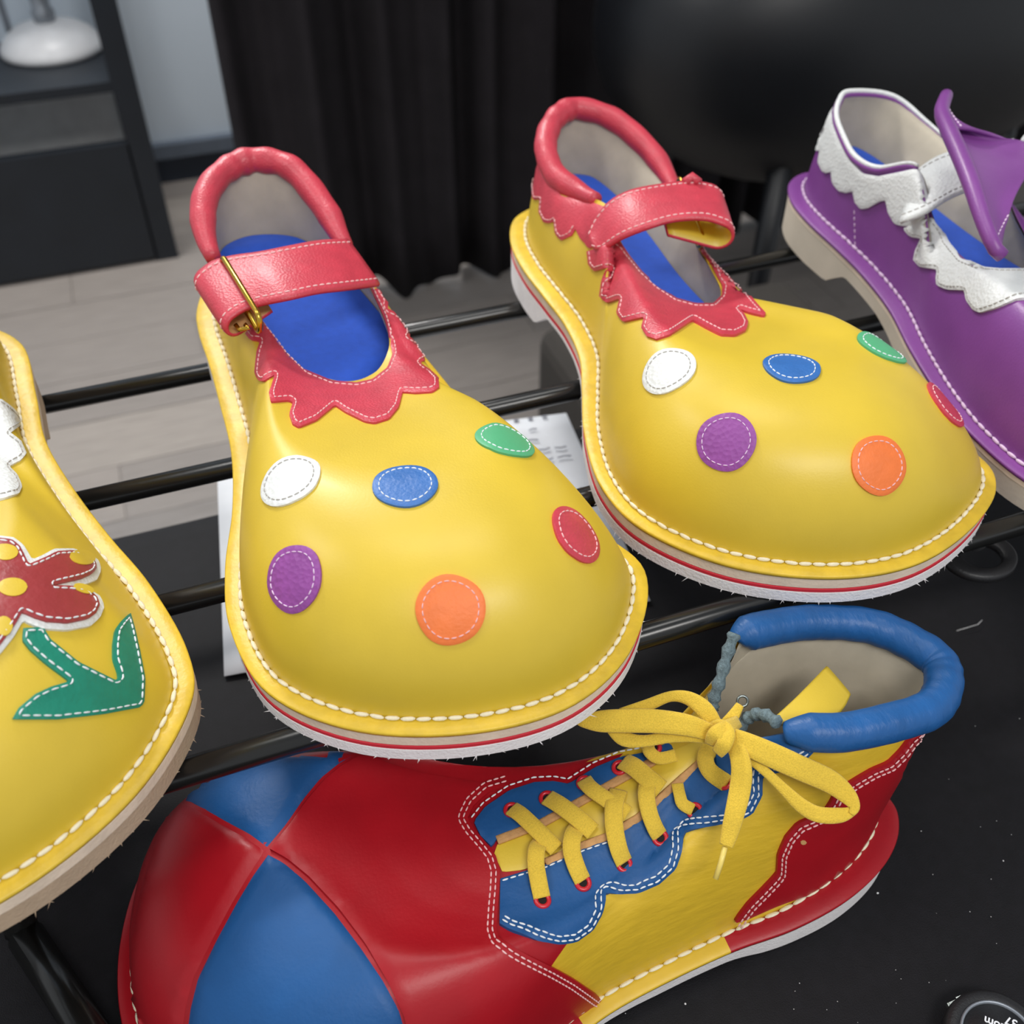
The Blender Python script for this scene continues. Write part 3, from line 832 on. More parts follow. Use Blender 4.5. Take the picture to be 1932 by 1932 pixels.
hA = [.094, .102, .106, .106, .104, .102, .100]; hB = [.083, .093, .098, .100, .098, .096, .094]
sA = strip_line([(654, 452), (600, 455), (540, 466), (490, 476), (440, 483), (402, 493), (380, 508)], [ZS+h for h in hA])
sB = strip_line([(716, 538), (660, 545), (600, 552), (545, 564), (500, 573), (465, 583), (440, 598)], [ZS+h for h in hB])
so, A_, B_ = strap(sA, sB, .0026, [M['red'], M['tan_edge']], rM, M['pink_thread'], curl=(.0062, .022))
def buckle(pa, pb, up, depth, r, root, m):
    pa, pb = np.asarray(pa, float), np.asarray(pb, float); w = pb-pa; w = w/np.linalg.norm(w)
    up = np.asarray(up, float); up = up-w*(up@w); up /= np.linalg.norm(up)
    rr = depth/2
    pts = []
    for k in range(9): a = PI/2+PI*k/8; pts.append(pa-w*0+w*rr*math.cos(a)*0.8+up*(rr*math.sin(a)-rr))
    for k in range(9): a = -PI/2+PI*k/8; pts.append(pb+w*rr*math.cos(a)*0.8+up*(rr*math.sin(a)-rr))
    mb = MB().tube(pts, r, 10, True)
    mb.tube([pa-up*depth*.5+np.cross(w, up)*.001, pb-up*depth*.9], r*.8, 8)
    return mk('buckle', mb.V, mb.F, m, root)
buckle(un(424, 490, ZS+.1065), un(484, 588, ZS+.0995), (0.1, -.1, 1), .012, .0017, rM, M['brass'])
mk('buckle_tongue', *tubevf([un(462, 612, ZS+.089), un(470, 618, ZS+.088), un(452, 622, ZS+.086), un(444, 612, ZS+.088)], .0013, 8), M['brass'], rM)

# ---- right polka dot shoe
RW = [(.288, .690), (.258, .678), (.241, .645), (.235, .605), (.236, .565), (.238, .535), (.234, .500), (.222, .468), (.207, .430), (.197, .385), (.203, .345), (.232, .305), (.275, .279), (.32, .271), (.365, .282), (.402, .305), (.411, .335), (.390, .39), (.360, .44), (.343, .485), (.335, .53), (.333, .58), (.330, .63), (.318, .673)]
RTp = [(1092, 205), (1055, 217), (1034, 250), (1031, 290), (1052, 335), (1100, 366, .088), (1146, 388, .094), (1163, 438, .084), (1186, 480), (1212, 516), (1243, 546), (1278, 565), (1302, 572), (1325, 574), (1344, 573), (1355, 567), (1360, 555), (1357, 538), (1342, 510), (1322, 470), (1300, 425), (1267, 348), (1228, 287), (1160, 227)]
rh = (.288, .690); ra = axis_of((.288, .690), (.308, .27))
RTop = top_from_px(RTp, np.array(rh), ra, ZS, TAB)
rR, sR, bR = low_shoe('yellow clown shoe with coloured dots and red strap curling at right, above the lace-up boot', RW, WZ, RTop, rh, ra, M['yellow'], M['yellow_welt'], M['thread'], 'striped', 'pair of polka dot clown shoes', M['outsole'],
    pk=PK[:15]+[1.75, 1.5]+PK[17:], zpk=ZPK[:15]+[.081, .071]+ZPK[17:])
for (x, y, m, t, l) in ((1260, 698, 'white_leather', 'grey_thread', 'white dot'), (1493, 692, 'dot_blue', 'pale_thread', 'blue dot'), (1370, 833, 'dot_purple', 'lilac_thread', 'purple dot'), (1659, 877, 'orange', 'pink_thread', 'orange dot'), (1785, 762, 'red', 'pink_thread', 'red dot')):
    dot(sR, x, y, .0148, M[m], rR, M[t], l)
dot(sR, 1588, 648, .0148, M['dot_green'], rR, M['pale_thread'], 'green dot on the far side', beyond=.021)
RO = [(1110, 475), (1113, 500), (1124, 512), (1147, 506), (1138, 531), (1134, 559), (1147, 573), (1172, 565), (1166, 593), (1178, 609), (1217, 601), (1212, 621), (1222, 637), (1239, 643), (1264, 635), (1289, 618), (1306, 607), (1331, 621), (1359, 635), (1387, 636), (1407, 626), (1412, 612), (1404, 595), (1395, 587), (1415, 594), (1441, 600), (1445, 594), (1429, 576), (1409, 554), (1387, 526), (1359, 484), (1335, 450)]
RI = [(1322, 452), (1342, 500), (1362, 540), (1363, 560), (1346, 576), (1312, 576), (1275, 566), (1238, 542), (1208, 514), (1186, 486), (1166, 456)]
trim(sR, RO, RI, M['red'], M['pink_thread'], rR, th=.0021)
patch('heel_trim', sR, [(1014, 300), (1003, 335), (1007, 378), (1020, 375), (1018, 400), (1027, 419), (1038, 422), (1046, 417), (1049, 442), (1060, 454), (1080, 445), (1087, 432), (1096, 450), (1105, 459), (1112, 470), (1130, 462), (1150, 430), (1146, 394), (1108, 378), (1062, 372), (1042, 350), (1030, 318), (1022, 298)], M['red'], rR, .0014, 7)
seam('trim_stitching', sR, [([(1006, 335), (1010, 372), (1024, 372), (1022, 398), (1030, 414), (1040, 416), (1049, 411), (1053, 438), (1061, 447), (1077, 440), (1085, 426)], False)], M['pink_thread'], rR, lift=.0016)
collar_tube(bR, 20*8+6, 24*8+5*8+4, .0080, M['red'], rR, wr=.04)
hA = [.081, .088, .099, .106, .108, .107, .104]; hB = [.078, .079, .090, .098, .102, .102, .099]
sA = strip_line([(1111, 444), (1124, 412), (1152, 379), (1191, 359), (1247, 348), (1303, 342), (1342, 348)], [ZS+h for h in hA])
sB = strip_line([(1117, 467), (1136, 472), (1172, 451), (1219, 432), (1275, 416), (1331, 414), (1366, 424)], [ZS+h for h in hB])
so2, A_, B_ = strap(sA, sB, .0026, [M['red'], M['yellow']], rR, M['pink_thread'], curl=(.0085, .03))
buckle(un(1285, 338, ZS+.098), un(1325, 442, ZS+.086), (0.1, -.1, 1), .009, .0013, rR, M['brass'])
mk('strap_keeper', *tubevf([un(1292, 345, ZS+.108), un(1306, 334, ZS+.110), un(1318, 345, ZS+.108)], .0032, 10), M['red'], rR)

# ---- left flower shoe
LW = [(-.155, .665), (-.185, .65), (-.2, .62), (-.203, .58), (-.205, .54), (-.208, .5), (-.215, .46), (-.228, .42), (-.24, .38), (-.243, .34), (-.235, .3), (-.205, .26), (-.155, .240), (-.11, .246), (-.065, .273), (-.037, .312), (-.034, .345), (-.046, .395), (-.062, .437), (-.077, .48), (-.089, .525), (-.092, .57), (-.098, .625), (-.122, .657)]
lh = (-.15, .668); la = axis_of(lh, (-.14, .24))
LTop = []
for i, q in enumerate(MTop):
    f = (q[1]-.44)/.22; LTop.append(np.array([q[0]-.207-.026*(1-f), q[1]-.006, q[2]]))
rL, sL, bL = low_shoe('yellow clown shoe with maroon flower and green leaves, cut off at the left edge', LW, WZ, LTop, lh, la, M['yellow'], M['yellow_welt'], M['thread'], 'tan', None, M['tan_sole'])
fl_out = [(0, 1015), (25, 1018), (43, 1032), (59, 1060), (81, 1050), (99, 1039), (134, 1038), (161, 1046), (183, 1060), (188, 1078), (180, 1097), (158, 1106), (134, 1109), (161, 1112), (186, 1128), (194, 1147), (186, 1168), (168, 1184), (124, 1192), (78, 1189), (50, 1178), (43, 1173), (26, 1203), (0, 1236), (-40, 1262), (-75, 1240), (-82, 1200), (-110, 1190), (-150, 1170), (-160, 1120), (-120, 1085), (-105, 1050), (-60, 1015), (-25, 1010)]
fb = patch('flower_backing', sL, fl_out, M['white_leather'], rL, .0018, 8.5, label='white flower outline')
fin = [(0, 1024), (22, 1027), (36, 1040), (51, 1073), (62, 1068), (84, 1058), (102, 1048), (134, 1046), (156, 1053), (172, 1065), (176, 1077), (168, 1089), (150, 1098), (114, 1107), (95, 1112), (128, 1113), (158, 1118), (176, 1132), (182, 1147), (175, 1163), (160, 1174), (122, 1182), (82, 1179), (56, 1170), (40, 1162), (26, 1186), (0, 1222), (-35, 1248), (-65, 1230), (-72, 1190), (-108, 1178), (-140, 1160), (-148, 1122), (-110, 1092), (-95, 1058), (-55, 1024), (-25, 1019)]
fp = patch('flower', sL, fin, M['maroon'], rL, .0016, 8.0, lift=.0016, label='maroon five-petal flower')
seam('flower_stitching', sL, [(inset_px(fin, 6), True)], M['pale_thread'], sub(fp, rL), lift=.0033, step=.0040, ln=.003)
for (x, y, a, b, r) in ((9, 1053, 23, 15, 0), (147, 1061, 24, 14, .15), (22, 1118, 26, 17, 0), (150, 1120, 20, 8, .3), (6, 1190, 16, 18, 0), (-90, 1130, 24, 16, 0)):
    pl = [(x+a*math.cos(t)*math.cos(r)-b*math.sin(t)*math.sin(r), y+a*math.cos(t)*math.sin(r)+b*math.sin(t)*math.cos(r)) for t in [2*PI*k/22 for k in range(22)]]
    mb = patchvf(sL, pl, .0006, 7.0, lift=.0031); mk('petal_spot', mb.V, mb.F, M['yellow'], sub(fp, rL))
leaf = [(43, 1188), (80, 1186), (93, 1208), (146, 1251), (215, 1285), (221, 1281), (220, 1272), (211, 1245), (211, 1216), (215, 1190), (228, 1172), (243, 1158), (252, 1190), (261, 1229), (271, 1281), (269, 1324), (263, 1335), (194, 1348), (108, 1358), (22, 1358), (34, 1337), (65, 1311), (95, 1297), (129, 1287), (86, 1255), (56, 1229), (41, 1210)]
lf = patch('stem_and_leaves', sL, leaf, M['green'], rL, .0016, 8.0, label='green stem and leaves')
seam('leaf_stitching', sL, [(inset_px(leaf, 6.5), True)], M['pale_thread'], sub(lf, rL), lift=.0018, step=.0040, ln=.003)
Lsc = [(0, 755), (19, 768), (37, 786), (39, 799), (19, 819), (37, 834), (48, 858), (40, 870), (16, 883), (31, 898), (40, 920), (34, 934), (12, 942), (0, 945)]
trim(sL, Lsc, [(-50, 940), (-75, 900), (-80, 850), (-75, 790), (-40, 752)], M['white_leather'], M['grey_thread'], rL)
collar_tube(bL, 19*8+14, 24*8+4*8+2, .0075, M['white_leather'], rL)

# ---- purple shoe
PW = [(.510, .668), (.486, .657), (.470, .630), (.463, .595), (.462, .555), (.462, .522), (.456, .48), (.442, .437), (.4285, .39), (.4205, .345), (.423, .300), (.447, .265), (.488, .243), (.53, .238), (.575, .250), (.61, .28), (.62, .32), (.61, .37), (.59, .42), (.57, .465), (.556, .51), (.549, .56), (.546, .61), (.533, .65)]
PTp = [(1602, 178), (1582, 195), (1577, 225), (1590, 262), (1612, 300), (1655, 322, .089), (1730, 318, .103), (1758, 405, .084), (1788, 455), (1818, 488), (1852, 504), (1890, 507), (1925, 507), (1945, 506), (1958, 500), (1960, 485), (1952, 468), (1938, 448), (1920, 415), (1900, 372), (1868, 328), (1805, 285), (1747, 235), (1682, 186)]
ph = (.510, .668); pa_ = axis_of(ph, (.53, .24))
PTAB = [(-.2, .112), (0, .112), (.02, .108), (.075, .090), (.125, .081), (.21, .072), (.5, .072)]
PTop = top_from_px(PTp, np.array(ph), pa_, ZS, PTAB)
rP, sP, bP = low_shoe('purple clown shoe with white scalloped trim and big bow, at the right edge', PW, WZ, PTop, ph, pa_, M['purple'], M['purple'], M['lilac_thread'], 'cream')
patch('heel_trim', sP, [(1567, 195), (1551, 221), (1540, 252), (1536, 275), (1540, 285), (1550, 284), (1546, 306), (1554, 323), (1562, 327), (1571, 323), (1573, 345), (1585, 360), (1600, 364), (1612, 360), (1616, 381), (1626, 394), (1639, 393), (1660, 381), (1674, 377), (1679, 402), (1691, 422), (1709, 427), (1735, 424), (1752, 402), (1748, 345), (1740, 318), (1699, 326), (1660, 333), (1629, 327), (1606, 302), (1588, 263), (1575, 225)], M['white_leather'], rP, .0024, 6)
PO = [(1709, 430), (1711, 437), (1722, 447), (1741, 450), (1730, 474), (1727, 490), (1738, 503), (1771, 510), (1769, 526), (1771, 539), (1789, 547), (1823, 549), (1826, 567), (1839, 585), (1851, 591), (1880, 583), (1919, 567), (1945, 566), (1975, 575), (2000, 570), (2010, 545)]
PI_ = [(1990, 500), (1958, 507), (1932, 511), (1885, 511), (1854, 508), (1815, 490), (1787, 458), (1762, 410)]
trim(sP, PO, PI_, M['white_leather'], M['grey_thread'], rP, ins=6, th=.0024)
seam('side_seam', sP, [([(1612, 395), (1613, 440), (1614, 480)], False)], M['lilac_thread'], rP, lift=.0002, step=.0045)
cp = collar_tube(bP, 21*8+4, 24*8+6*8, .0026, M['purple'], rP, 'collar_binding', 10)
cw = collar_tube(bP, 21*8+4, 24*8+6*8, .0019, M['white_leather'], rP, 'collar_edge', 8, shift=.0022)
hA = [.090, .098, .103, .106, .105]; hB = [.079, .088, .094, .098, .098]
sA = strip_line([(1735, 318), (1763, 299), (1795, 286), (1850, 271), (1912, 263)], [ZS+h for h in hA])
sB = strip_line([(1698, 420), (1745, 402), (1797, 371), (1850, 353), (1922, 340)], [ZS+h for h in hB])
strap(sA, sB, .0026, M['white_leather'], rP, M['grey_thread'], n=20)
# bow: wings built as folded leather between their outer ridge and the knot
def wing(ridge, knot, root, name='bow_wing', nu=22):
    A = lerp_poly(catmull(ridge, 8), 28); B = lerp_poly(catmull(knot, 8), 28); m = min(len(A), len(B)); V = []; Fc = []
    for i in range(m):
        a, b = A[i], B[i]
        t = A[min(i+1, m-1)]-A[max(i-1, 0)]; nn = np.cross(b-a, t); nn /= np.linalg.norm(nn)
        if nn[2] < 0: nn = -nn
        for k in range(nu+1):
            q = k/nu; f = i/(m-1)
            wob = .0045*math.sin(f*PI*4.2+.4)*q*(1.2-q)+.007*math.sin(PI*q)*(.4+.6*math.sin(PI*f))*-0.6
            V.append(a+(b-a)*q+nn*wob)
    for i in range(m-1):
        for k in range(nu): a = i*(nu+1)+k; Fc.append((a, a+1, a+nu+2, a+nu+1))
    o = mk(name, V, Fc, M['purple'], root); md = o.modifiers.new('thick', 'SOLIDIFY'); md.thickness = 0.0022; md.offset = 0
    mb = MB()
    for i in (1, m-2):
        P = [V[i*(nu+1)+k]+np.array([0, 0, .0013]) for k in range(nu+1)]; stitchvf(P, [np.array([0, -.5, .8])]*len(P), .0042, .0032, .0010, .0006, False, mb)
    mk('bow_stitching', mb.V, mb.F, M['lilac_thread'], sub(o, root), kind='stuff')
    # rolled outer edge
    mk('bow_edge', *tubevf([A[i]+np.array([.002, 0, 0]) for i in range(m)], [.0042+.0012*math.sin(PI*i/(m-1)) for i in range(m)], 12), M['purple'], sub(o, root))
    return A, B
br = strip_line([(1781, 180), (1772, 212), (1786, 248), (1806, 293), (1828, 349), (1852, 422), (1871, 468), (1886, 484)], [ZS+h for h in (.138, .136, .134, .130, .124, .114, .106, .102)])
kn = strip_line([(1800, 243), (1850, 250), (1915, 262), (1945, 275), (1948, 300), (1940, 325), (1918, 368), (1896, 420)], [ZS+h for h in (.134, .128, .120, .117, .116, .115, .112, .106)])
A1, B1 = wing(br, kn, rP)
off = np.array([.018, -.006, 0]); kc = np.mean([kn[3], kn[4]], axis=0)
def mir(p): 
    d = p-kc; ax = np.array([.96, -.28, 0]); return kc+d-2*ax*(d@ax)+ax*.022
wing([mir(p) for p in br], [mir(p) for p in kn], rP)
kp = MB(); kx = kc+np.array([.010, -.003, .001])
for k in (0,): kp.add(*tubevf([kx+np.array([0.001*math.cos(t), .017*math.cos(t), .0115*math.sin(t)-.004]) for t in [2*PI*i/28 for i in range(28)]], .0065, 12, True))
mk('bow_knot', kp.V, kp.F, M['white_leather'], rP, label='white band round the middle of the bow')

# ---- lace-up boot on the table
ZB = ZT+.0015
def bt(x, y, z): return np.array([x, y, ZB+z])
BW = [(.313, .225), (.308, .206), (.288, .190), (.258, .180), (.224, .177), (.190, .179), (.155, .178), (.120, .175), (.09, .168), (.045, .156), (0, .155), (-.045, .165), (-.087, .195), (-.108, .245), (-.107, .296), (-.086, .342), (-.043, .364), (.008, .354), (.06, .320), (.113, .290), (.165, .281), (.21, .281), (.26, .275), (.297, .256)]
BWZ = [.026, .026, .026, .025, .022, .019, .017, .015, .014, .014, .014, .014, .014, .014, .014, .014, .014, .014, .014, .015, .017, .02, .024, .026]
BT = [bt(.317, .237, .134), bt(.313, .222, .134), bt(.297, .210, .134), bt(.272, .208, .137), bt(.245, .211, .138), bt(.224, .219, .138), bt(.212, .227, .129), bt(.205, .233, .121), bt(.200, .238, .115), bt(.197, .241, .112), bt(.1955, .243, .111), bt(.195, .2445, .1105), bt(.1945, .246, .110), bt(.1945, .248, .110), bt(.1945, .250, .110), bt(.1955, .252, .111), bt(.199, .256, .113), bt(.204, .260, .117), bt(.212, .266, .124), bt(.221, .272, .134), bt(.229, .277, .141), bt(.245, .278, .140), bt(.272, .275, .137), bt(.301, .262, .135)]
BP = [1.2, 1.2, 1.2, 1.25, 1.3, 1.4, 1.6, 1.8, 1.9, 2.0, 2.0, 2.0, 2.05, 2.15, 2.25, 2.25, 2.1, 1.8, 1.4, 1.3, 1.25, 1.25, 1.2, 1.2]
BAP = [.93, .93, .93, .93, .93, .92, .85, .72, .58, .44, .37, .34, .32, .31, .31, .33, .37, .48, .70, .80, .88, .92, .93, .93]
BZP = [.131, .131, .131, .132, .133, .131, .112, .094, .082, .082, .088, .092, .094, .096, .098, .098, .093, .080, .074, .088, .115, .132, .132, .131]
BZM = [.1335, .1335, .1335, .1345, .1355, .1345, .121, .106, .093, .084, .083, .084, .084, .084, .084, .084, .084, .086, .096, .110, .128, .1355, .1345, .1335]
rB = thing('clown_boot', 'red, yellow and blue lace-up clown boot lying along the front of the table', 'boot', (.1, .24, ZB))
bB = body(BW, BWZ, BT, ZB, BP, BAP, BZP, BZM, inset=[.0145, .0145, .0145, .0135, .0115, .0095, .0085, .0085, .0085]+[.009]*9+[.0085, .0085, .009, .011, .013, .0145], per=14, bow=[0]*14+[0, -.004, -.013, -.023, -.018, -.008, 0, 0, 0, 0])
V, Fc = loft(bB['rings'], True); sB_ = Surf(V, Fc)
up = mk('upper', V, Fc, [M['yellow_creased'], M['deep_red']], rB)
N = bB['N']
for i, f in enumerate(Fc):
    c = np.mean([V[k] for k in f], axis=0)
    if i//N < 5 and (i % N < 3.75*14 or i % N > 21*14): up.data.polygons[i].material_index = 1
    if 8.7*14 < i % N < 18.75*14 and c[0] < .15: up.data.polygons[i].material_index = 1
V, Fc = loft([bB['ringf'](1.3, 0), bB['ringf'](.93, 0.0005), bB['ringf'](.5, 0), bB['ring'](.0006, -.0004), bB['ring'](0, -.001), bB['ring'](.0003, -.0035), bB['ring'](.016, -.0035)], True, True)
wo = mk('welt', V, Fc, [M['yellow_creased'], M['deep_red']], rB)
for i, f in enumerate(Fc):
    c = np.mean([V[k] for k in f], axis=0)
    if c[0] < .103 or c[0] > .187: wo.data.polygons[i].material_index = 1
hb = np.array([.313, .23]); ab = np.array([-1., 0.])
bot = heel_bottom(bB, hb, ab)
layer(bB, [z-.0035 for z in bB['Wz']], [z-.0055 for z in bB['Wz']], .0008, M['midsole'], 'midsole', rB)
layer(bB, [z-.0055 for z in bB['Wz']], [max(0, min(q, z-.0125)) for q, z in zip(bot, bB['Wz'])], .0014, M['outsole'], 'outsole', rB)
P = [p+np.array([0, 0, .001]) for p in bB['ringf'](.90, .0006)]
Nn = [np.array([-bB['nor'][i][0]*.5, -bB['nor'][i][1]*.5, .85]) for i in range(N)]
sm = stitchvf(P, Nn, .0085, .0079, .0022, .0013, True, twist=.4); mk('welt_stitching', sm.V, sm.F, M['thread'], rB, kind='stuff')
inside(bB, sB_, rB, lambda q: 0.04, hb, ab, M['lining'], thin=(10*14, 18.6*14))
# padded blue collar
collar_tube(bB, 20*14-4, 24*14+5*14+3, .0094, M['blue_soft'], rB, wr=.018)
# panels of the toe
c0 = (504, 1604)
TP = [
 ('blue', 'blue top wedge of the toe', [(504, 1598), (470, 1573), (430, 1552), (385, 1526), (345, 1506), (338, 1498), (400, 1462), (480, 1432), (560, 1418), (640, 1417), (668, 1424), (640, 1440), (605, 1468), (572, 1508), (540, 1555)]),
 ('deep_red', 'red wedge at the tip of the toe', [(499, 1606), (465, 1582), (425, 1560), (380, 1534), (340, 1512), (318, 1530), (292, 1590), (268, 1670), (248, 1760), (240, 1830), (244, 1932), (258, 2020), (350, 2030), (342, 1960), (350, 1900), (365, 1845), (402, 1770), (440, 1700), (470, 1650)]),
 ('blue', 'blue lower wedge of the toe', [(506, 1613), (478, 1652), (448, 1702), (410, 1772), (374, 1846), (360, 1902), (352, 1960), (365, 2040), (420, 2110), (520, 2160), (620, 2160), (720, 2100), (770, 2030), (768, 1960), (752, 1905), (722, 1850), (680, 1788), (630, 1722), (575, 1662), (535, 1628)])]
for m, l, pl in TP: patch('toe_panel', sB_, pl, M[m], rB, .0016, 13.0, soft=10, label=l)
vamp = [(510, 1604), (545, 1560), (578, 1513), (612, 1473), (645, 1446), (676, 1428), (705, 1430), (745, 1446), (800, 1462), (860, 1472), (920, 1482), (966, 1483), (922, 1497), (894, 1522), (882, 1547), (894, 1566), (916, 1591), (935, 1615), (944, 1646), (942, 1684), (939, 1715), (936, 1758), (941, 1774), (984, 1796), (1042, 1823), (1082, 1845), (1130, 1878), (1136, 1895), (1060, 1935), (980, 1975), (860, 2030), (790, 2060), (778, 1990), (762, 1915), (730, 1848), (688, 1782), (638, 1716), (582, 1656), (541, 1622)]
patch('vamp_panel', sB_, vamp, M['deep_red'], rB, .0024, 13.0, label='red vamp panel')
vl = [(925, 1500), (898, 1524), (888, 1546), (898, 1562), (922, 1590), (938, 1614)]
vedge = [(960, 1486), (922, 1497), (894, 1522), (882, 1547), (894, 1566), (916, 1591), (935, 1615), (944, 1646), (942, 1684), (939, 1715), (936, 1758), (941, 1774), (984, 1796), (1042, 1823), (1082, 1845), (1130, 1878)]
seam('vamp_stitching', sB_, [(inset_px(vedge, 8, False), False), (inset_px(vedge, 17, False), False)], M['pink_thread'], rB, lift=.0026, step=.0036, ln=.0027, w=.0008)
near = [(944, 1661), (985, 1648), (1029, 1634), (1065, 1617), (1098, 1602), (1144, 1584), (1203, 1547), (1258, 1497), (1326, 1435), (1363, 1414), (1393, 1388), (1430, 1378), (1470, 1380), (1561, 1386), (1524, 1426), (1480, 1452), (1441, 1463), (1438, 1480), (1437, 1498), (1418, 1532), (1396, 1544), (1345, 1557), (1300, 1569), (1292, 1572), (1287, 1603), (1273, 1637), (1242, 1665), (1202, 1684), (1143, 1687), (1133, 1721), (1115, 1752), (1084, 1774), (1053, 1780), (1009, 1774), (962, 1758), (942, 1746)]
fn = patch('lace_facing', sB_, near, M['blue'], rB, .0024, 9.5, label='near blue scalloped lace facing')
ne = near[13:]
seam('facing_stitching', sB_, [(inset_px(ne, 7, False), False), (inset_px(ne, 15, False), False), (inset_px(near[:6], 6, False), False)], M['pale_thread'], sub(fn, rB), lift=.0026, step=.0038, ln=.0029, w=.0008)
far = [(907, 1580), (928, 1600), (938, 1584), (980, 1568), (1021, 1553), (1055, 1534), (1087, 1516), (1130, 1493), (1171, 1469), (1233, 1435), (1273, 1412), (1262, 1404), (1226, 1421), (1171, 1432), (1124, 1451), (1084, 1476), (1074, 1482), (1046, 1477), (1009, 1479), (962, 1494), (916, 1525), (894, 1553)]
ff = patch('lace_facing', sB_, far, M['blue'], rB, .0024, 9.0, label='far blue scalloped lace facing')
seam('facing_stitching', sB_, [(inset_px(far[12:], 7, False), False)], M['pale_thread'], sub(ff, rB), lift=.0026, step=.0038, ln=.0029, w=.0008)
ton = [(932, 1612), (948, 1646), (985, 1642), (1029, 1628), (1065, 1611), (1098, 1596), (1144, 1578), (1203, 1541), (1258, 1491), (1326, 1430), (1350, 1412), (1320, 1396), (1276, 1414), (1235, 1440), (1172, 1474), (1088, 1521), (1022, 1558), (940, 1590)]
patch('tongue', sB_, ton, M['yellow'], rB, .0006, 9.0)
seam_pts = [(938, 1588), (1022, 1556), (1088, 1519), (1172, 1472), (1234, 1438)]
P, Nn = sB_.castline(seam_pts, 6); mk('facing_edge', *ribbonvf([p+n*.0013 for p, n in zip(P, Nn)], [np.cross(n, (1, 0, 0)) for n in Nn], .0042, .0016), M['tan_edge'], sub(ff, rB))
P, Nn = sB_.castline([(1029, 1630), (1098, 1598), (1144, 1580), (1203, 1543), (1258, 1493), (1326, 1433)], 6); mk('facing_edge', *ribbonvf([p+n*.0012 for p, n in zip(P, Nn)], [np.cross(n, (1, 0, 0)) for n in Nn], .0036, .0016), M['tan_edge'], sub(fn, rB))
heelp = [(1788, 1318), (1750, 1358), (1713, 1389), (1694, 1414), (1673, 1435), (1642, 1448), (1611, 1466), (1573, 1491), (1564, 1510), (1552, 1528), (1530, 1538), (1502, 1550), (1480, 1575), (1465, 1609), (1463, 1643), (1455, 1653), (1434, 1675), (1409, 1700), (1392, 1722), (1382, 1738), (1406, 1731), (1465, 1705), (1530, 1682), (1580, 1657), (1620, 1626), (1650, 1585), (1664, 1548), (1674, 1520), (1688, 1490), (1722, 1425), (1760, 1362)]
hp = patch('heel_counter', sB_, heelp, M['deep_red'], rB, .0022, 10.0, label='red scalloped heel counter')
he = heelp[:20]
seam('heel_stitching', sB_, [(inset_px(he, -7, False), False), (inset_px(he, -14, False), False)], M['pink_thread'], sub(hp, rB), lift=.0024, step=.0036, ln=.0027, w=.0008)
patch('leather_hole', sB_, [(1511+6*math.cos(t), 1583+4.5*math.sin(t)) for t in [2*PI*k/10 for k in range(10)]], M['tan_edge'], rB, .0004, 5, lift=.0022)
# tongue end standing up inside the collar
tg = []
A = strip_line([(1452, 1362), (1500, 1318), (1558, 1258)], [ZB+.128, ZB+.130, ZB+.131]); B = strip_line([(1540, 1378), (1585, 1345), (1604, 1312)], [ZB+.128, ZB+.127, ZB+.127])
strap(A, B, .0026, [M['yellow'], M['tan_edge']], rB, None, name='tongue_tip', n=14)
# cut collar ends
for pl, zz in (([(1386, 1195), (1372, 1235), (1358, 1285), (1346, 1322), (1345, 1340)], (.151, .143, .133, .124, .120)), ([(1468, 1364), (1440, 1348), (1415, 1352), (1395, 1372), (1372, 1386)], (.142, .138, .132, .125, .119))):
    mk('raw_edge', *tubevf(catmull(strip_line(pl, [ZB+z for z in zz]), 5), [.0030+.0007*math.sin(i*1.9) for i in range(21)], 8), M['rawblue'], rB)
# eyelets
EYN = [(1022, 1703), (1098, 1669), (1175, 1632), (1244, 1582), (1313, 1531), (1378, 1483)]
EYF = [(966, 1533), (1033, 1511), (1104, 1482), (1171, 1453), (1236, 1417)]
def eyelet(p, n, root):
    u = np.cross(n, (0, 1, 0.3)); u /= np.linalg.norm(u); w = np.cross(n, u)
    o = mk('eyelet', *tubevf([p+n*.0026+(u*math.cos(t)+w*math.sin(t))*.0031 for t in [2*PI*k/20 for k in range(20)]], .0012, 8, True), M['eyelet'], root)
    mk('eyelet_hole', [p+n*.0029]+[p+n*.0029+(u*math.cos(t)+w*math.sin(t))*.0025 for t in [2*PI*k/16 for k in range(16)]], [(0, 1+k, 1+(k+1) % 16) for k in range(16)], M['eyelet_hole'], sub(o, root))
for e in EYN+EYF:
    p, n = sB_.cast(*e); eyelet(p, n, rB)
# laces
pxm = 0.50/F
def lace3(px, hs, wpx, name='shoelace', z=False, per=6, root=None, th=.0013, flat=None):
    C = []; Nn = []
    for (x, y), h in zip(px, hs):
        if z: p = un(x, y, ZB+h); n = -ray(x, y); n = np.asarray(flat if flat is not None else n/np.linalg.norm(n), float)
        else:
            p, n = sB_.cast(x, y); p = p+n*h
        C.append(p); Nn.append(n)
    C2 = catmull(C, per); N2 = catmull(Nn, per); Wd = []; _, T = frames(C2, False)
    for t, n in zip(T, N2): w = np.cross(t, n); Wd.append(w/max(np.linalg.norm(w), 1e-9))
    d = np.linalg.norm(C2[len(C2)//2]-CAM)
    if hasattr(wpx, '__len__'): wd = [float(v[0])*d/F for v in catmull([(q,) for q in wpx], per)]
    else: wd = wpx*d/F
    return mk(name, *ribbonvf(C2, Wd, wd, th), M['lace'], root or rB)
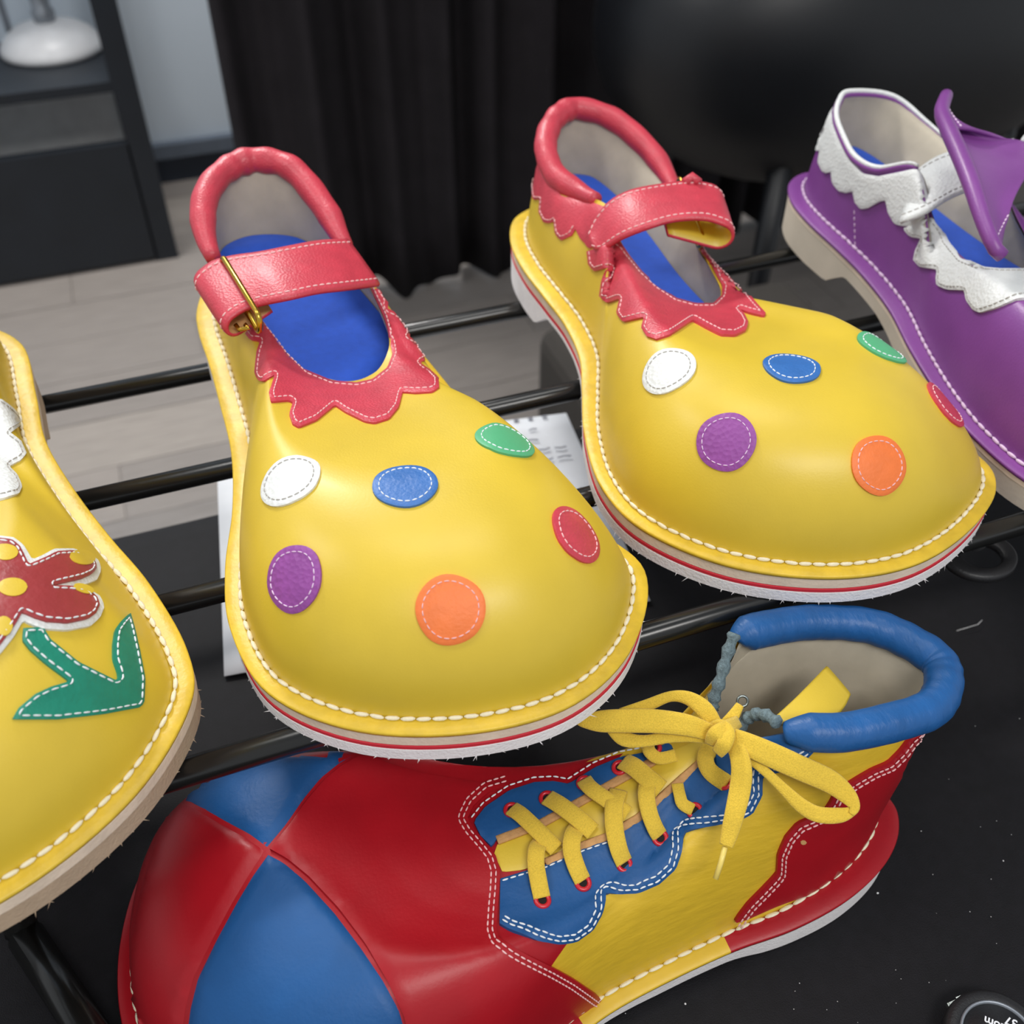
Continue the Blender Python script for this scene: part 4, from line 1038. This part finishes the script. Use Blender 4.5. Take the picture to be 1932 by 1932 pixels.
# strands from the far eyelets down under the near facing
for px, w in (([(966, 1532), (985, 1548), (1018, 1578), (1050, 1607)], 29), ([(1034, 1511), (1058, 1528), (1092, 1552), (1119, 1573)], 31), ([(1104, 1478), (1118, 1497), (1150, 1518), (1184, 1538)], 28), ([(1178, 1443), (1200, 1456), (1226, 1476), (1246, 1490)], 33)):
    lace3(px, [.0034, .0056, .0050, .0030], w)
lace3([(1229, 1412), (1231, 1430), (1248, 1440), (1278, 1431)], [.006, .007, .0065, .005], 22)
for px, w in (([(1021, 1592), (1013, 1612), (1011, 1640), (1015, 1672), (1021, 1699)], 29), ([(1090, 1564), (1081, 1585), (1078, 1612), (1084, 1640), (1097, 1665)], 30), ([(1168, 1494), (1160, 1524), (1157, 1562), (1161, 1600), (1174, 1628)], 31), ([(1226, 1470), (1219, 1500), (1219, 1530), (1228, 1558), (1243, 1578)], 29), ([(1276, 1478), (1276, 1496), (1288, 1517), (1310, 1529)], 21), ([(1342, 1408), (1337, 1432), (1350, 1458), (1377, 1480)], 30)):
    n_ = len(px); lace3(px, [.0022]+[.0055]*(n_-2)+[.0030], w)
# bow
kp, kn_ = sB_.cast(1352, 1398)
zk = .129
lace3([(1352, 1372), (1330, 1340), (1300, 1318), (1265, 1314), (1222, 1330), (1170, 1344)], [zk+.004, zk+.008, zk+.009, zk+.008, zk+.004, zk], [24, 30, 24, 18, 20, 14], 'bow_loop', True)
lace3([(1350, 1386), (1300, 1369), (1240, 1361), (1180, 1360), (1130, 1361), (1100, 1363), (1088, 1363)], [zk+.006, zk+.010, zk+.010, zk+.008, zk+.006, zk+.004, zk+.002], [26, 36, 40, 40, 36, 18, 4], 'bow_loop', True)
lace3([(1348, 1394), (1310, 1388), (1265, 1390), (1215, 1398), (1178, 1394), (1156, 1374)], [zk+.004, zk+.004, zk+.003, zk, zk-.001, zk+.001], [20, 22, 20, 20, 26, 24], 'bow_loop', True)
lace3([(1366, 1384), (1400, 1400), (1450, 1422), (1510, 1449), (1565, 1474), (1598, 1500), (1612, 1522), (1606, 1536)], [zk+.005, zk+.007, zk+.006, zk+.002, zk-.004, zk-.008, zk-.010, zk-.012], [26, 36, 40, 40, 38, 30, 18, 10], 'bow_loop', True)
lace3([(1610, 1530), (1585, 1538), (1545, 1537), (1512, 1520), (1475, 1485), (1440, 1452), (1400, 1420), (1372, 1398)], [zk-.012, zk-.013, zk-.012, zk-.009, zk-.004, zk, zk+.002, zk+.003], [14, 24, 26, 24, 18, 16, 18, 20], 'bow_loop', True)
fe = lace3([(1368, 1392), (1390, 1415), (1399, 1450), (1396, 1490), (1386, 1535), (1377, 1570), (1370, 1596)], [zk+.004, zk+.005, zk+.002, zk-.004, zk-.010, zk-.016, zk-.020], [22, 30, 34, 35, 32, 28, 22], 'lace_end', True)
mk('aglet', *tubevf(strip_line([(1368, 1598), (1360, 1628), (1350, 1658)], [ZB+zk-.021, ZB+zk-.026, ZB+zk-.031]), .0013, 10), M['aglet'], rB, label='pale plastic tip of the lace')
lace3([(1362, 1378), (1380, 1356), (1396, 1330)], [zk+.001, zk+.004, zk+.006], [26, 22, 14], 'lace_end', True)
lace3([(1340, 1376), (1358, 1370), (1372, 1382), (1366, 1404), (1354, 1420)], [zk+.004, zk+.010, zk+.012, zk+.010, zk+.004], [20, 24, 26, 26, 22], 'bow_knot', True, th=.002)
lace3([(1392, 1362), (1374, 1372), (1352, 1386), (1344, 1404)], [zk+.004, zk+.011, zk+.012, zk+.005], [22, 26, 30, 26], 'bow_knot', True, th=.002)
# far inner eyelet
p = un(1401, 1323, ZB+.128); d = -ray(1401, 1323); d /= np.linalg.norm(d)
mk('inner_eyelet', *tubevf([p+(RT*math.cos(t)+UP*math.sin(t))*.0026 for t in [2*PI*k/18 for k in range(18)]], .0007, 8, True), M['steel'], rB)

# ================================================================== SMALL THINGS ON THE CLOTH
dc = un(1885, 1962, ZT+.014)
tm = thing('tape_measure', 'round black tape measure with printed disc at the lower right corner', 'tape measure', (dc[0], dc[1], ZT+.0015))
c_ = (dc[0], dc[1], ZT+.0015)
mk('case', *lathe([(0, 0), (.0225, 0), (.0245, .002), (.025, .007), (.0245, .0115), (.0225, .0130), (.0185, .0132), (.0175, .0124), (0, .0124)], c_, 48), M['plastic'], tm)
mk('disc_rim', *lathe([(.0168, .0124), (.0172, .0140), (.0178, .0144), (.0184, .0140), (.0186, .0128)], c_, 48), M['grey_metal'], tm)
mk('printed_disc', *lathe([(0, .0131), (.0168, .0131), (.0170, .0122)], c_, 48), M['plastic'], tm)
ta = un(1822, 1888, ZT+.008); tb_ = un(1796, 1899, ZT+.004); t = tb_-ta; t /= np.linalg.norm(t); w = np.cross(t, (0, 0, 1)); w /= np.linalg.norm(w)
mb = MB()
for (a, b, hw) in ((-.003, .004, .0030), (.004, .0085, .0022)):
    V, Fc = boxvf(a, b, -hw, hw, 0, .0010); mb.add([ta+t*v[0]+w*v[1]+np.array([0, 0, v[2]-.1*max(v[0], 0)]) for v in V], Fc)
V, Fc = boxvf(.0080, .0090, -.0022, .0022, -.0025, .0010); mb.add([ta+t*v[0]+w*v[1]+np.array([0, 0, v[2]-.1*v[0]]) for v in V], Fc)
mk('tape_hook', mb.V, mb.F, M['steel'], tm, False, label='small metal end hook')
def text(body_, px, size, ang):
    cu = bpy.data.curves.new('lettering', 'FONT'); cu.body = body_; cu.size = size; cu.extrude = 0.0001; cu.align_x = 'CENTER'; cu.align_y = 'CENTER'; cu.offset = 0.00012
    ob = bpy.data.objects.new('lettering', cu); COL.objects.link(ob); bpy.context.view_layer.update()
    me = bpy.data.meshes.new_from_object(ob.evaluated_get(bpy.context.evaluated_depsgraph_get())); bpy.data.objects.remove(ob)
    me.name = 'lettering'; me.materials.clear(); me.materials.append(M['paper'])
    o = bpy.data.objects.new('lettering', me); COL.objects.link(o); o.parent = tm['_p']
    p = un(px[0], px[1], ZT+.0148); o.location = np.array(p)-np.array(tm['_o']); o.rotation_euler = (0, 0, ang)
    return o
text('com', (1877, 1932), .0058, math.radians(133)); text('37', (1908, 1928), .0058, math.radians(133))
# lint on the cloth
mb = MB(); rl = random.Random(3)
for (x, y, s) in ((1656, 1685, 5), (1293, 1894, 4), (1738, 1568, 2.5), (1893, 1624, 3.2), (1830, 1720, 2), (1690, 1830, 2), (1500, 1870, 2), (1760, 1650, 1.6), (1850, 1560, 1.6), (1880, 1780, 1.6), (1840, 1370, 1.5), (1560, 1905, 1.5), (1790, 1470, 1.4), (1280, 1850, 2.5), (1262, 1862, 2), (1180, 1912, 2)):
    p = un(x, y, ZT+.0022); r = s*.5/F*.55
    V, Fc = superell(p, r, r*rl.uniform(.6, 1.3), r*.6, 2, 8, 5); mb.add(V, Fc)
for _ in range(30):
    p = un(rl.uniform(1300, 1930), rl.uniform(1300, 1930), ZT+.0019); r = rl.uniform(.00012, .0003)
    if .09 < p[0] < .33 and p[1] > .165: continue
    V, Fc = superell(p, r, r, r*.6, 2, 6, 4); mb.add(V, Fc)
mb.tube([un(1805, 1190, ZT+.002), un(1825, 1184, ZT+.003), un(1845, 1178, ZT+.003), un(1853, 1170, ZT+.002)], .00022, 4)
tagged(mk('lint', mb.V, mb.F, M['lint'], None, True, origin=(.3, .2, ZT)), 'scattered white lint specks on the black cloth', 'lint', kind='stuff')
